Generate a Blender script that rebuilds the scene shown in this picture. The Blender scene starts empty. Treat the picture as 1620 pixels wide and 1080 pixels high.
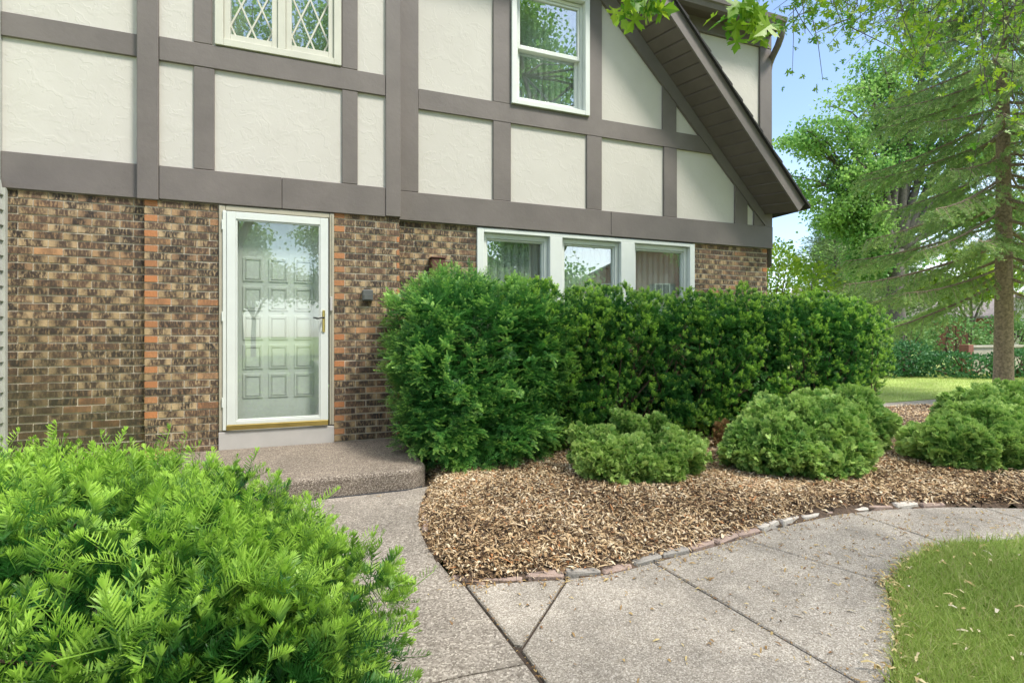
import bpy, math, random
import numpy as np
from mathutils import Vector, noise

R = math.radians
rng = np.random.default_rng(11)
random.seed(11)
SC = bpy.context.scene
COL = SC.collection

# ------------------------------------------------------------------ camera
cam_d = bpy.data.cameras.new('camera')
cam = bpy.data.objects.new('camera', cam_d)
COL.objects.link(cam)
cam.location = (0, -5.45, 1.22)
cam.rotation_euler = (R(90), 0, -R(20.7006))
cam_d.sensor_width = 36
cam_d.lens = 18.222
cam_d.shift_y = -10 / 1620
cam_d.clip_start = 0.05
cam_d.clip_end = 2000
SC.camera = cam

# ------------------------------------------------------------------ light
SUN_EL, SUN_AZ = 57.0, 142.0          # azimuth measured from +Y towards +X
w = bpy.data.worlds.new('World')
SC.world = w
w.use_nodes = True
nt = w.node_tree
nt.nodes.clear()
N = nt.nodes.new
wo = N('ShaderNodeOutputWorld'); bg = N('ShaderNodeBackground')
sky = N('ShaderNodeTexSky'); sky.sky_type = 'NISHITA'; sky.sun_disc = False
sky.sun_elevation = R(SUN_EL); sky.sun_rotation = R(SUN_AZ)
sky.air_density = 1.0; sky.dust_density = 0.9; sky.ozone_density = 1.0
tc = N('ShaderNodeTexCoord'); mp = N('ShaderNodeMapping'); mp.inputs['Scale'].default_value = (1.1, 1.1, 3.2)
cl = N('ShaderNodeTexNoise'); cl.inputs['Scale'].default_value = 1.7; cl.inputs['Detail'].default_value = 8; cl.inputs['Roughness'].default_value = .55
cr = N('ShaderNodeValToRGB'); cr.color_ramp.elements[0].position = .38; cr.color_ramp.elements[1].position = .62
mx = N('ShaderNodeMixRGB'); mx.inputs[2].default_value = (8.0, 7.9, 7.8, 1)
nt.links.new(tc.outputs['Generated'], mp.inputs[0]); nt.links.new(mp.outputs[0], cl.inputs['Vector'])
sx = N('ShaderNodeSeparateXYZ'); nt.links.new(tc.outputs['Generated'], sx.inputs[0])
whiten = N('ShaderNodeMapRange'); whiten.inputs[1].default_value = .55; whiten.inputs[2].default_value = .9; whiten.inputs[4].default_value = .75   # unseen overhead cloud, added to whiten the sky light
nt.links.new(sx.outputs[2], whiten.inputs[0])
low = N('ShaderNodeMapRange'); low.inputs[1].default_value = .34; low.inputs[2].default_value = .05; low.inputs[3].default_value = .0; low.inputs[4].default_value = 1.0
nt.links.new(sx.outputs[2], low.inputs[0])
lm = N('ShaderNodeMath'); lm.operation = 'MULTIPLY'; nt.links.new(low.outputs[0], lm.inputs[0])
am = N('ShaderNodeMath'); am.operation = 'MAXIMUM'
nt.links.new(cl.outputs['Fac'], cr.inputs[0]); nt.links.new(cr.outputs[0], lm.inputs[1]); nt.links.new(lm.outputs[0], am.inputs[0]); nt.links.new(whiten.outputs[0], am.inputs[1]); nt.links.new(am.outputs[0], mx.inputs[0])
nt.links.new(sky.outputs[0], mx.inputs[1]); nt.links.new(mx.outputs[0], bg.inputs[0])
bg.inputs[1].default_value = 0.085
nt.links.new(bg.outputs[0], wo.inputs[0])
sd = bpy.data.lights.new('sun', 'SUN'); sun = bpy.data.objects.new('sun', sd); COL.objects.link(sun)
sd.energy = 1.5; sd.angle = R(11); sd.color = (1.0, .95, .86)
sun.rotation_euler = (R(90 - SUN_EL), 0, R(180 - SUN_AZ))
sun.location = (15, -18, 30)
vs = SC.view_settings
vs.view_transform = 'Standard'; vs.look = 'None'; vs.gamma = 1; vs.exposure = 1.88
SC.cycles.max_bounces = 6
SC.cycles.transparent_max_bounces = 12

# ------------------------------------------------------------------ materials
def mat(name):
    m = bpy.data.materials.new(name); m.use_nodes = True
    return m, m.node_tree, m.node_tree.nodes['Principled BSDF']

def ramp(nt, stops):
    r = nt.nodes.new('ShaderNodeValToRGB'); e = r.color_ramp.elements
    while len(e) < len(stops): e.new(.5)
    for k, (p, c) in enumerate(stops): e[k].position = p; e[k].color = (*c, 1)
    return r

def noise_tex(nt, scale, detail=4, rough=.5, vec=None):
    n = nt.nodes.new('ShaderNodeTexNoise'); n.inputs['Scale'].default_value = scale
    n.inputs['Detail'].default_value = detail; n.inputs['Roughness'].default_value = rough
    if vec is not None: nt.links.new(vec, n.inputs['Vector'])
    return n

def plain(name, c, rough=.5, var=.12, scale=6, bump=0, bscale=60, metal=0, spec=.5):
    m, t, b = mat(name)
    co = t.nodes.new('ShaderNodeTexCoord')
    n = noise_tex(t, scale, 5, .6, co.outputs['Object'])
    r = ramp(t, [(.3, [x * (1 - var) for x in c]), (.7, [min(1, x * (1 + var)) for x in c])])
    t.links.new(n.outputs['Fac'], r.inputs[0]); t.links.new(r.outputs[0], b.inputs['Base Color'])
    b.inputs['Roughness'].default_value = rough; b.inputs['Metallic'].default_value = metal
    b.inputs['Specular IOR Level'].default_value = spec
    if bump:
        n2 = noise_tex(t, bscale, 4, .6, co.outputs['Object'])
        bp = t.nodes.new('ShaderNodeBump'); bp.inputs['Strength'].default_value = bump; bp.inputs['Distance'].default_value = .01
        t.links.new(n2.outputs['Fac'], bp.inputs['Height']); t.links.new(bp.outputs[0], b.inputs['Normal'])
    return m

def leafmat(name, old, mid, tip=None, trans=.25, rough=.45, spec=.35, tpow=2.0, brown=None):
    """foliage: 'rnd' picks between old and mid leaf colour, 't' (0 base .. 1 growing end) brings in the new growth"""
    m, t, b = mat(name)
    a = t.nodes.new('ShaderNodeAttribute'); a.attribute_name = 'rnd'
    stops = [(0, old), (1, mid)] if brown is None else [(0, brown), (.025, brown), (.035, old), (1, mid)]
    r = ramp(t, stops); t.links.new(a.outputs['Fac'], r.inputs[0])
    col = r.outputs[0]
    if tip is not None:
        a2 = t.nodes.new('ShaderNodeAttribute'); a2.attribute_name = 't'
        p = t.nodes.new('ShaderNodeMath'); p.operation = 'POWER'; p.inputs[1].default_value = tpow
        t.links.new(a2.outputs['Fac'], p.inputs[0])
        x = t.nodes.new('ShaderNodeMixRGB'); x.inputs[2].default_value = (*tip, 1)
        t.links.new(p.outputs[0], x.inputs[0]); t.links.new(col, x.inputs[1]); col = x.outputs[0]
    t.links.new(col, b.inputs['Base Color'])
    b.inputs['Roughness'].default_value = rough; b.inputs['Specular IOR Level'].default_value = spec
    tr = t.nodes.new('ShaderNodeBsdfTranslucent'); t.links.new(col, tr.inputs[0])
    ms = t.nodes.new('ShaderNodeMixShader'); ms.inputs[0].default_value = trans
    t.links.new(b.outputs[0], ms.inputs[1]); t.links.new(tr.outputs[0], ms.inputs[2])
    t.links.new(ms.outputs[0], t.nodes['Material Output'].inputs[0])
    return m

def attrmat(name, stops, rough=.8, spec=.3, bump=0, bscale=200):
    m, t, b = mat(name)
    a = t.nodes.new('ShaderNodeAttribute'); a.attribute_name = 'rnd'
    r = ramp(t, stops); t.links.new(a.outputs['Fac'], r.inputs[0])
    t.links.new(r.outputs[0], b.inputs['Base Color'])
    b.inputs['Roughness'].default_value = rough; b.inputs['Specular IOR Level'].default_value = spec
    return m

def brickmat():
    m, t, b = mat('flashed brick')
    L = t.links.new
    a = t.nodes.new('ShaderNodeAttribute'); a.attribute_name = 'rnd'
    k = t.nodes.new('ShaderNodeAttribute'); k.attribute_name = 't'          # kind: 0 flashed, 1 plain orange end brick
    uv = t.nodes.new('ShaderNodeUVMap'); uv.uv_map = 'brickuv'
    sep = t.nodes.new('ShaderNodeSeparateXYZ'); L(uv.outputs[0], sep.inputs[0])
    co = t.nodes.new('ShaderNodeTexCoord')
    mp = t.nodes.new('ShaderNodeMapping'); mp.inputs['Scale'].default_value = (1, 1, .28); L(co.outputs['Object'], mp.inputs[0])
    streak = noise_tex(t, 75, 3, .6, mp.outputs[0])
    big = noise_tex(t, 17, 3, .6, co.outputs['Object'])
    base = ramp(t, [(0, (.30, .21, .115)), (.3, (.40, .29, .165)), (.62, (.46, .34, .20)), (.8, (.27, .17, .10)), (1, (.38, .24, .13))])
    L(a.outputs['Fac'], base.inputs[0])
    # centre of the brick is burnt: |u-.5|
    ma = lambda op, x, y=None: _math(t, op, x, y)
    d = ma('ABSOLUTE', ma('SUBTRACT', sep.outputs[0], .5))
    wob = ma('MULTIPLY', ma('SUBTRACT', big.outputs['Fac'], .5), .55)
    cen = ma('ADD', d, wob)
    off = ma('MULTIPLY', ma('SUBTRACT', ma('FRACT', ma('MULTIPLY', a.outputs['Fac'], 7.31)), .5), .34)
    cen = ma('ADD', cen, off)
    cm = ramp(t, [(.30, (1, 1, 1)), (.52, (.0, .0, .0))]); L(cen, cm.inputs[0])
    sm = ramp(t, [(.34, (.15, .15, .15)), (.52, (1, 1, 1))]); L(streak.outputs['Fac'], sm.inputs[0])
    mk = ma('MULTIPLY', cm.outputs[0], sm.outputs[0])
    mk = ma('MULTIPLY', mk, ma('SUBTRACT', 1.0, k.outputs['Fac']))
    drk = ramp(t, [(0, (.045, .036, .031)), (.4, (.075, .054, .042)), (.7, (.095, .064, .048)), (.85, (.13, .080, .055)), (1, (.034, .031, .030))])
    L(ma('FRACT', ma('MULTIPLY', a.outputs['Fac'], 3.77)), drk.inputs[0])
    x1 = t.nodes.new('ShaderNodeMixRGB'); x1.inputs[2].default_value = (.46, .19, .08, 1)
    L(k.outputs['Fac'], x1.inputs[0]); L(base.outputs[0], x1.inputs[1])
    x2 = t.nodes.new('ShaderNodeMixRGB'); L(mk, x2.inputs[0]); L(x1.outputs[0], x2.inputs[1]); L(drk.outputs[0], x2.inputs[2])
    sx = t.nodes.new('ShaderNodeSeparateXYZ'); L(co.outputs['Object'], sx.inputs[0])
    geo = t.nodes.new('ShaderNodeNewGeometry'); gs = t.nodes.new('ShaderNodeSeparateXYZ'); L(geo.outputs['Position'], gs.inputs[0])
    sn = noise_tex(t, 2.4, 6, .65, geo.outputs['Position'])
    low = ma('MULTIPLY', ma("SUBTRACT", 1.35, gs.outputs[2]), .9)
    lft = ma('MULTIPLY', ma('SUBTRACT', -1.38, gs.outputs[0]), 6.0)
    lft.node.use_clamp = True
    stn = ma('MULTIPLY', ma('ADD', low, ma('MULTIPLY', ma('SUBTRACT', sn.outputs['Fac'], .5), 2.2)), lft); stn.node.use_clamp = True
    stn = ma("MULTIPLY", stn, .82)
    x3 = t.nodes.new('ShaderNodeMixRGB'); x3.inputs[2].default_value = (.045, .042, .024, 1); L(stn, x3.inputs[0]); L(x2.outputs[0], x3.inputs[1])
    L(x3.outputs[0], b.inputs['Base Color'])
    b.inputs['Roughness'].default_value = .85; b.inputs['Specular IOR Level'].default_value = .25
    bp = t.nodes.new('ShaderNodeBump'); bp.inputs['Strength'].default_value = .6; bp.inputs['Distance'].default_value = .006
    L(streak.outputs['Fac'], bp.inputs['Height']); L(bp.outputs[0], b.inputs['Normal'])
    return m

def _math(t, op, x, y=None):
    n = t.nodes.new('ShaderNodeMath'); n.operation = op
    for i, v in ((0, x), (1, y)):
        if v is None: continue
        if isinstance(v, (int, float)): n.inputs[i].default_value = v
        else: t.links.new(v, n.inputs[i])
    return n.outputs[0]

def stuccomat():
    m, t, b = mat('knockdown stucco')
    co = t.nodes.new('ShaderNodeTexCoord')
    n = noise_tex(t, 2.2, 6, .6, co.outputs['Object'])
    r = ramp(t, [(.3, (.505, .48, .435)), (.7, (.545, .52, .475))])
    t.links.new(n.outputs['Fac'], r.inputs[0]); t.links.new(r.outputs[0], b.inputs['Base Color'])
    b.inputs['Roughness'].default_value = .8
    # trowel ridges: a warped noise with a sharp crest
    wn = noise_tex(t, 5, 3, .5, co.outputs['Object'])
    mx = t.nodes.new('ShaderNodeMixRGB'); mx.inputs[0].default_value = .22
    t.links.new(co.outputs['Object'], mx.inputs[1]); t.links.new(wn.outputs['Color'], mx.inputs[2])
    rg = noise_tex(t, 6, 3, .55, mx.outputs[0])
    cr = ramp(t, [(.40, (.3, .3, .3)), (.52, (1, 1, 1)), (.545, (.35, .35, .35)), (.75, (.5, .5, .5))])
    t.links.new(rg.outputs['Fac'], cr.inputs[0])
    fine = noise_tex(t, 60, 3, .6, co.outputs['Object'])
    h = _math(t, 'ADD', cr.outputs[0], _math(t, 'MULTIPLY', fine.outputs['Fac'], .25))
    bp = t.nodes.new('ShaderNodeBump'); bp.inputs['Strength'].default_value = .2; bp.inputs['Distance'].default_value = .008
    t.links.new(h, bp.inputs['Height']); t.links.new(bp.outputs[0], b.inputs['Normal'])
    return m

def aggregatemat(name, c0, c1, c2, scale=110, blotch=.25):
    m, t, b = mat(name)
    co = t.nodes.new('ShaderNodeTexCoord')
    v = t.nodes.new('ShaderNodeTexVoronoi'); v.inputs['Scale'].default_value = scale
    t.links.new(co.outputs['Object'], v.inputs['Vector'])
    s = t.nodes.new('ShaderNodeSeparateColor'); t.links.new(v.outputs['Color'], s.inputs[0])
    r = ramp(t, [(0, c0), (.5, c1), (.9, c2), (1, [min(1, x * 1.35) for x in c2])])
    t.links.new(s.outputs[0], r.inputs[0])
    n = noise_tex(t, 1.6, 6, .62, co.outputs['Object'])
    nb = noise_tex(t, 5.5, 5, .65, co.outputs['Object']); sm_ = _math(t, 'ADD', _math(t, 'MULTIPLY', n.outputs['Fac'], .6), _math(t, 'MULTIPLY', nb.outputs['Fac'], .4))
    r2 = ramp(t, [(.38, [1 - blotch] * 3), (.60, (1, 1, 1))]); t.links.new(sm_, r2.inputs[0])
    mx = t.nodes.new('ShaderNodeMixRGB'); mx.blend_type = 'MULTIPLY'; mx.inputs[0].default_value = 1
    t.links.new(r.outputs[0], mx.inputs[1]); t.links.new(r2.outputs[0], mx.inputs[2])
    t.links.new(mx.outputs[0], b.inputs['Base Color']); b.inputs['Roughness'].default_value = .8
    bp = t.nodes.new('ShaderNodeBump'); bp.inputs['Strength'].default_value = .5; bp.inputs['Distance'].default_value = .004
    t.links.new(v.outputs['Distance'], bp.inputs['Height']); bp.invert = True
    t.links.new(bp.outputs[0], b.inputs['Normal'])
    return m

def glassmat(name, refl, tint=(.93, .96, .95)):
    """a pane: part of the light passes straight through, part is mirrored (more at a glancing view)"""
    m, t, b = mat(name); t.nodes.remove(b)
    tr = t.nodes.new('ShaderNodeBsdfTransparent'); tr.inputs[0].default_value = (*tint, 1)
    gl = t.nodes.new('ShaderNodeBsdfGlossy'); gl.inputs['Roughness'].default_value = .0
    gl.inputs[0].default_value = (.95, 1, .98, 1)
    lw = t.nodes.new('ShaderNodeLayerWeight'); lw.inputs[0].default_value = .25
    f = _math(t, 'ADD', refl, _math(t, 'MULTIPLY', lw.outputs['Facing'], .35))
    ms = t.nodes.new('ShaderNodeMixShader'); t.links.new(f, ms.inputs[0])
    t.links.new(tr.outputs[0], ms.inputs[1]); t.links.new(gl.outputs[0], ms.inputs[2])
    t.links.new(ms.outputs[0], t.nodes['Material Output'].inputs[0])
    return m

M = {}
M['brick'] = brickmat()
M['mortar'] = plain('mortar', (.54, .48, .385), .9, .2, 9, .4, 150)
M['stucco'] = stuccomat()
M['timber'] = plain('taupe painted timber', (.145, .125, .114), .6, .17, 1.6, .2, 22)
M['soffit'] = plain('dark brown soffit', (.105, .083, .072), .6, .15, 4, .1, 40)
M['shingle'] = plain('dark shingle', (.028, .026, .026), .9, .35, 30, .5, 90)
M['white'] = plain('white window paint', (.64, .67, .635), .4, .05, 3)
M['cream'] = plain('cream painted wood', (.54, .53, .45), .45, .08, 3)
M['doorgrey'] = plain('grey door paint', (.74, .74, .69), .5, .05, 3)
M['jamb'] = plain('tan door frame', (.38, .35, .27), .55, .1, 5)
M['sill'] = plain('pale grey sill board', (.45, .43, .41), .6, .07, 5)
M['brass'] = plain('brass', (.72, .56, .20), .28, .12, 9, metal=1)
M['dark'] = plain('dark metal', (.03, .03, .028), .5, .2, 8)
M['grey'] = plain('grey box', (.10, .105, .10), .5, .12, 20)
M['rust'] = plain('rust brown sheet metal', (.11, .042, .028), .55, .15, 10)
M['siding'] = plain('grey green siding', (.40, .41, .37), .55, .08, 4)
M['room'] = plain('room wall', (.30, .30, .28), .9, .1, 2)
M['blind'] = plain('blind slat', (.66, .68, .63), .7, .06, 5)
M['glass'] = glassmat('window glass', .22)
M['doorglass'] = glassmat('storm door glass', .10)
M['step'] = aggregatemat('brown exposed aggregate', (.085, .064, .050), (.19, .152, .118), (.38, .325, .265), 170)
M['walk'] = aggregatemat('grey exposed aggregate', (.225, .192, .155), (.375, .33, .275), (.53, .48, .415), 210, .40)
M['walkbrown'] = aggregatemat('tan exposed aggregate', (.17, .142, .115), (.31, .27, .225), (.46, .41, .35), 140, .34)
M['soil'] = plain('dark soil', (.045, .032, .023), .95, .4, 25, .6, 60)
M['mulchbase'] = plain('mulch fines', (.10, .066, .043), .95, .45, 40, .8, 80)
M['chips'] = attrmat('wood chips', [(0, (.035, .022, .015)), (.20, (.15, .086, .044)), (.44, (.42, .28, .145)), (.66, (.62, .46, .275)), (.92, (.82, .70, .51)), (1, (.48, .22, .09))])
M['petal'] = attrmat('dry seeds', [(0, (.20, .10, .04)), (.4, (.42, .29, .12)), (.7, (.60, .50, .25)), (1, (.62, .55, .42))])
M['lawn'] = plain('lawn', (.30, .38, .10), .9, .35, 1.2, .6, 90)
M['blade'] = leafmat('grass blade', (.19, .32, .04), (.42, .54, .12), (.50, .60, .17), .45, .5, .3, 1.5, brown=(.58, .50, .28))
M['edgebrick'] = plain('weathered red edging brick', (.36, .265, .22), .9, .3, 14, .6, 70)
M['edgepale'] = plain('pale edging stone', (.57, .52, .46), .9, .2, 14, .5, 70)
M['edgegrey'] = plain('grey edging brick', (.31, .285, .255), .9, .25, 14, .5, 70)
M['bark'] = plain('bark', (.27, .20, .15), .95, .5, 26, 1.0, 32)
M['barkgrey'] = plain('grey bark', (.12, .105, .09), .95, .35, 14, .9, 40)
M['twig'] = plain('brown twig', (.085, .055, .035), .9, .3, 20)
M['yewfg'] = leafmat('yew needles', (.014, .080, .020), (.055, .225, .032), (.40, .64, .085), .28, .42, .4, 1.9)
M['yewdoor'] = leafmat('yew spray needles', (.035, .16, .038), (.11, .33, .06), (.36, .62, .13), .22, .4, .4, 2.2)
M['yewhedge'] = leafmat('dark yew needles', (.028, .14, .034), (.11, .32, .055), (.42, .66, .10), .33, .33, .5, 2.0)
M['arb'] = leafmat('arborvitae fans', (.085, .24, .04), (.24, .44, .08), (.49, .65, .18), .2, .5, .3, 2.0, brown=(.46, .31, .12))
M['arb2'] = leafmat('bright arborvitae fans', (.09, .25, .045), (.23, .43, .085), (.46, .63, .17), .2, .5, .3, 2.0, brown=(.46, .31, .12))
M['dry'] = leafmat('dry fans', (.20, .11, .045), (.40, .26, .11), None, .2, .8, .2)
M['maple'] = leafmat('maple leaf', (.11, .28, .065), (.36, .56, .14), None, .5, .45, .4)
M['mapleyoung'] = leafmat('young maple leaf', (.10, .27, .02), (.36, .52, .035), None, .45, .45, .4)
M['spruce'] = leafmat('spruce needles', (.14, .26, .07), (.33, .48, .15), (.54, .66, .22), .38, .5, .35, 2)
M['pine'] = leafmat('pale pine needles', (.14, .23, .085), (.30, .40, .17), None, .2, .6, .3)
M['lime'] = leafmat('yellow green leaves', (.16, .30, .03), (.38, .50, .05), None, .35, .5, .3)
M['shrubdark'] = leafmat('dark shrub leaves', (.035, .13, .045), (.10, .25, .075), None, .25, .5, .3)
M['shrubmid'] = leafmat('mid shrub leaves', (.10, .23, .07), (.24, .40, .12), None, .3, .5, .3)
M['roofgrey'] = plain('grey roof shingles', (.24, .21, .21), .9, .2, 3)
M['roofbrown'] = plain('brown roof shingles', (.20, .13, .10), .9, .2, 3)
M['housewhite'] = plain('pale siding', (.66, .66, .66), .7, .05, 2)
M['housered'] = plain('red brick far', (.25, .105, .07), .9, .2, 6)
M['asphalt'] = plain('asphalt', (.055, .055, .056), .9, .2, 8)
M['pane'] = plain('dark pane', (.02, .025, .03), .08, .1, 2)

# ------------------------------------------------------------------ object helpers
def link(o): COL.objects.link(o); return o

def empty(name, loc, label, cat, group=None):
    o = bpy.data.objects.new(name, None); o.location = loc; o.empty_display_size = .1
    o['label'] = label; o['category'] = cat
    if group: o['group'] = group
    return link(o)

def tag(o, label=None, cat=None, group=None, kind=None):
    for k, v in (('label', label), ('category', cat), ('group', group), ('kind', kind)):
        if v: o[k] = v
    return o

class Acc:
    """collects world-space geometry (quads and triangles/ngons) and links it as ONE mesh object"""
    def __init__(s): s.V = []; s.n = 0; s.F = []; s.rnd = []; s.t = []; s.uv = []
    def add(s, V, faces, rnd=None, t=None, mi=0, uv=None):
        V = np.asarray(V, float).reshape(-1, 3); f = np.asarray(faces, int)
        s.F.append((f + s.n, mi)); s.V.append(V); k = len(V); s.n += k
        s.rnd.append(np.broadcast_to(np.asarray(.5 if rnd is None else rnd, float), (k,)))
        s.t.append(np.broadcast_to(np.asarray(0. if t is None else t, float), (k,)))
        s.uv.append(np.zeros((k, 2)) if uv is None else np.asarray(uv, float))
    def box(s, x0, x1, y0, y1, z0, z1, mi=0, bev=0, **k):
        V = [(x, y, z) for x in (x0, x1) for y in (y0, y1) for z in (z0, z1)]
        s.add(V, [(0, 1, 3, 2), (4, 6, 7, 5), (0, 4, 5, 1), (2, 3, 7, 6), (0, 2, 6, 4), (1, 5, 7, 3)], mi=mi, **k)
    def bbox(s, x0, x1, y0, y1, z0, z1, b=.004, mi=0):
        """box with chamfered edges"""
        X = (x0, x1); Y = (y0, y1); Z = (z0, z1); V = []; idx = {}
        sg = (1, -1)
        for i in (0, 1):
            for j in (0, 1):
                for k in (0, 1):
                    for ax in range(3):
                        p = [X[i] + sg[i] * b, Y[j] + sg[j] * b, Z[k] + sg[k] * b]
                        p[ax] = (X, Y, Z)[ax][(i, j, k)[ax]]
                        idx[i, j, k, ax] = len(V); V.append(p)
        F4 = []; F3 = []
        for i in (0, 1):
            F4.append([idx[i, j, k, 0] for j, k in ((0, 0), (1, 0), (1, 1), (0, 1))])
            F4.append([idx[j, i, k, 1] for j, k in ((0, 0), (1, 0), (1, 1), (0, 1))])
            F4.append([idx[j, k, i, 2] for j, k in ((0, 0), (1, 0), (1, 1), (0, 1))])
        for j in (0, 1):
            for k in (0, 1):
                F4.append([idx[0, j, k, 1], idx[1, j, k, 1], idx[1, j, k, 2], idx[0, j, k, 2]])
                F4.append([idx[j, 0, k, 0], idx[j, 1, k, 0], idx[j, 1, k, 2], idx[j, 0, k, 2]])
                F4.append([idx[j, k, 0, 0], idx[j, k, 1, 0], idx[j, k, 1, 1], idx[j, k, 0, 1]])
        for i in (0, 1):
            for j in (0, 1):
                for k in (0, 1): F3.append([idx[i, j, k, a] for a in range(3)])
        n0 = s.n
        s.add(V, F4, mi=mi); s.F.append((np.asarray(F3) + n0, mi))
    def prism(s, poly, y0, y1, mi=0):
        """polygon in XZ extruded along Y"""
        n = len(poly); V = [(x, y0, z) for x, z in poly] + [(x, y1, z) for x, z in poly]
        n0 = s.n; s.add(V, [tuple(range(n))], mi=mi)
        s.F.append((np.array([list(range(2 * n - 1, n - 1, -1))]) + n0, mi))
        s.F.append((np.array([(i, (i + 1) % n, n + (i + 1) % n, n + i) for i in range(n)]) + n0, mi))
    def slab(s, poly, z0, z1, mi=0):
        """polygon in XY extruded along Z"""
        n = len(poly); V = [(x, y, z0) for x, y in poly] + [(x, y, z1) for x, y in poly]
        n0 = s.n; s.add(V, [tuple(range(n, 2 * n))], mi=mi)
        s.F.append((np.array([(i, (i + 1) % n, n + (i + 1) % n, n + i) for i in range(n)]) + n0, mi))
    def tube(s, pts, radii, k=7, mi=0, rnd=.5):
        P = np.asarray(pts, float); n = len(P)
        T = np.gradient(P, axis=0); T /= np.linalg.norm(T, axis=1)[:, None] + 1e-9
        ref = np.array([0, 0, 1.]) if abs(T[0][2]) < .9 else np.array([1., 0, 0])
        A = np.cross(T, ref); A /= np.linalg.norm(A, axis=1)[:, None] + 1e-9; B = np.cross(T, A)
        ang = np.linspace(0, 2 * np.pi, k, endpoint=False)
        r = np.broadcast_to(np.asarray(radii, float), (n,))
        V = P[:, None] + r[:, None, None] * (np.cos(ang)[None, :, None] * A[:, None] + np.sin(ang)[None, :, None] * B[:, None])
        F = [(i * k + j, i * k + (j + 1) % k, (i + 1) * k + (j + 1) % k, (i + 1) * k + j) for i in range(n - 1) for j in range(k)]
        s.add(V.reshape(-1, 3), F, rnd=rnd, mi=mi)
        n0 = s.n - n * k
        s.F.append((np.array([[n0 + j for j in range(k)][::-1]]), mi)); s.F.append((np.array([[n0 + (n - 1) * k + j for j in range(k)]]), mi))
    def inst(s, tpl, P, Yd, Zd, scale, rnd, mi=0, dt=0):
        """copies of a template (local y = growing direction, z = face normal) merged into this mesh"""
        TV, TF, TT = tpl
        P = np.asarray(P, float); n = len(P)
        if n == 0: return
        Yd = Yd / (np.linalg.norm(Yd, axis=1)[:, None] + 1e-9)
        Xd = np.cross(Yd, Zd); Xd /= np.linalg.norm(Xd, axis=1)[:, None] + 1e-9
        Zd = np.cross(Xd, Yd)
        sc = np.broadcast_to(np.asarray(scale, float), (n,))[:, None, None]
        V = P[:, None] + sc * (TV[None, :, 0:1] * Xd[:, None] + TV[None, :, 1:2] * Yd[:, None] + TV[None, :, 2:3] * Zd[:, None])
        m = len(TV); off = (np.arange(n) * m)[:, None, None]
        F = (TF[None] + off).reshape(-1, TF.shape[1])
        rn = np.repeat(np.broadcast_to(np.asarray(rnd, float), (n,)), m)
        tt = np.clip(np.tile(TT, n) + np.repeat(np.broadcast_to(np.asarray(dt, float), (n,)), m), 0, 1)
        s.add(V.reshape(-1, 3), F, rnd=rn, t=tt, mi=mi)
    def build(s, name, mats, parent=None, smooth=False, uv=False):
        V = np.concatenate(s.V).astype(np.float32)
        me = bpy.data.meshes.new(name)
        me.vertices.add(len(V)); me.vertices.foreach_set('co', V.ravel())
        loops = np.concatenate([f.ravel() for f, _ in s.F]).astype(np.int32)
        cnt = np.concatenate([np.full(len(f), f.shape[1]) for f, _ in s.F])
        st = np.concatenate([[0], np.cumsum(cnt)[:-1]]).astype(np.int32)
        mi = np.concatenate([np.full(len(f), m) for f, m in s.F]).astype(np.int32)
        me.loops.add(len(loops)); me.loops.foreach_set('vertex_index', loops)
        me.polygons.add(len(cnt)); me.polygons.foreach_set('loop_start', st)
        me.polygons.foreach_set('material_index', mi)
        me.polygons.foreach_set('use_smooth', np.full(len(cnt), smooth))
        for m in (mats if isinstance(mats, (list, tuple)) else [mats]): me.materials.append(m)
        me.update(calc_edges=True)
        for nm, arr in (('rnd', s.rnd), ('t', s.t)):
            at = me.attributes.new(nm, 'FLOAT', 'POINT'); at.data.foreach_set('value', np.concatenate(arr).astype(np.float32))
        if uv:
            u = me.uv_layers.new(name='brickuv'); U = np.concatenate(s.uv).astype(np.float32)
            u.data.foreach_set('uv', U[loops].ravel())
        o = bpy.data.objects.new(name, me); link(o)
        if parent is not None:
            o.parent = parent; p = parent; L = Vector((0, 0, 0))
            while p is not None: L += p.location; p = p.parent
            o.location = -L
        return o

def fix_normals(o):
    import bmesh
    bm = bmesh.new(); bm.from_mesh(o.data); bmesh.ops.recalc_face_normals(bm, faces=bm.faces); bm.to_mesh(o.data); bm.free()
    return o

def unit(v): return v / (np.linalg.norm(v, axis=-1, keepdims=True) + 1e-9)
def rdirs(n): return unit(rng.normal(size=(n, 3)))
def smooth_noise(P, sc, seed=0.):
    return np.array([noise.noise(Vector((p[0] * sc + seed, p[1] * sc - seed, p[2] * sc))) for p in P])

# ------------------------------------------------------------------ HOUSE
house = empty('house', (2, .2, 0), 'tudor style house of flashed brick below and cream stucco with taupe timbers above', 'house')

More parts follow.
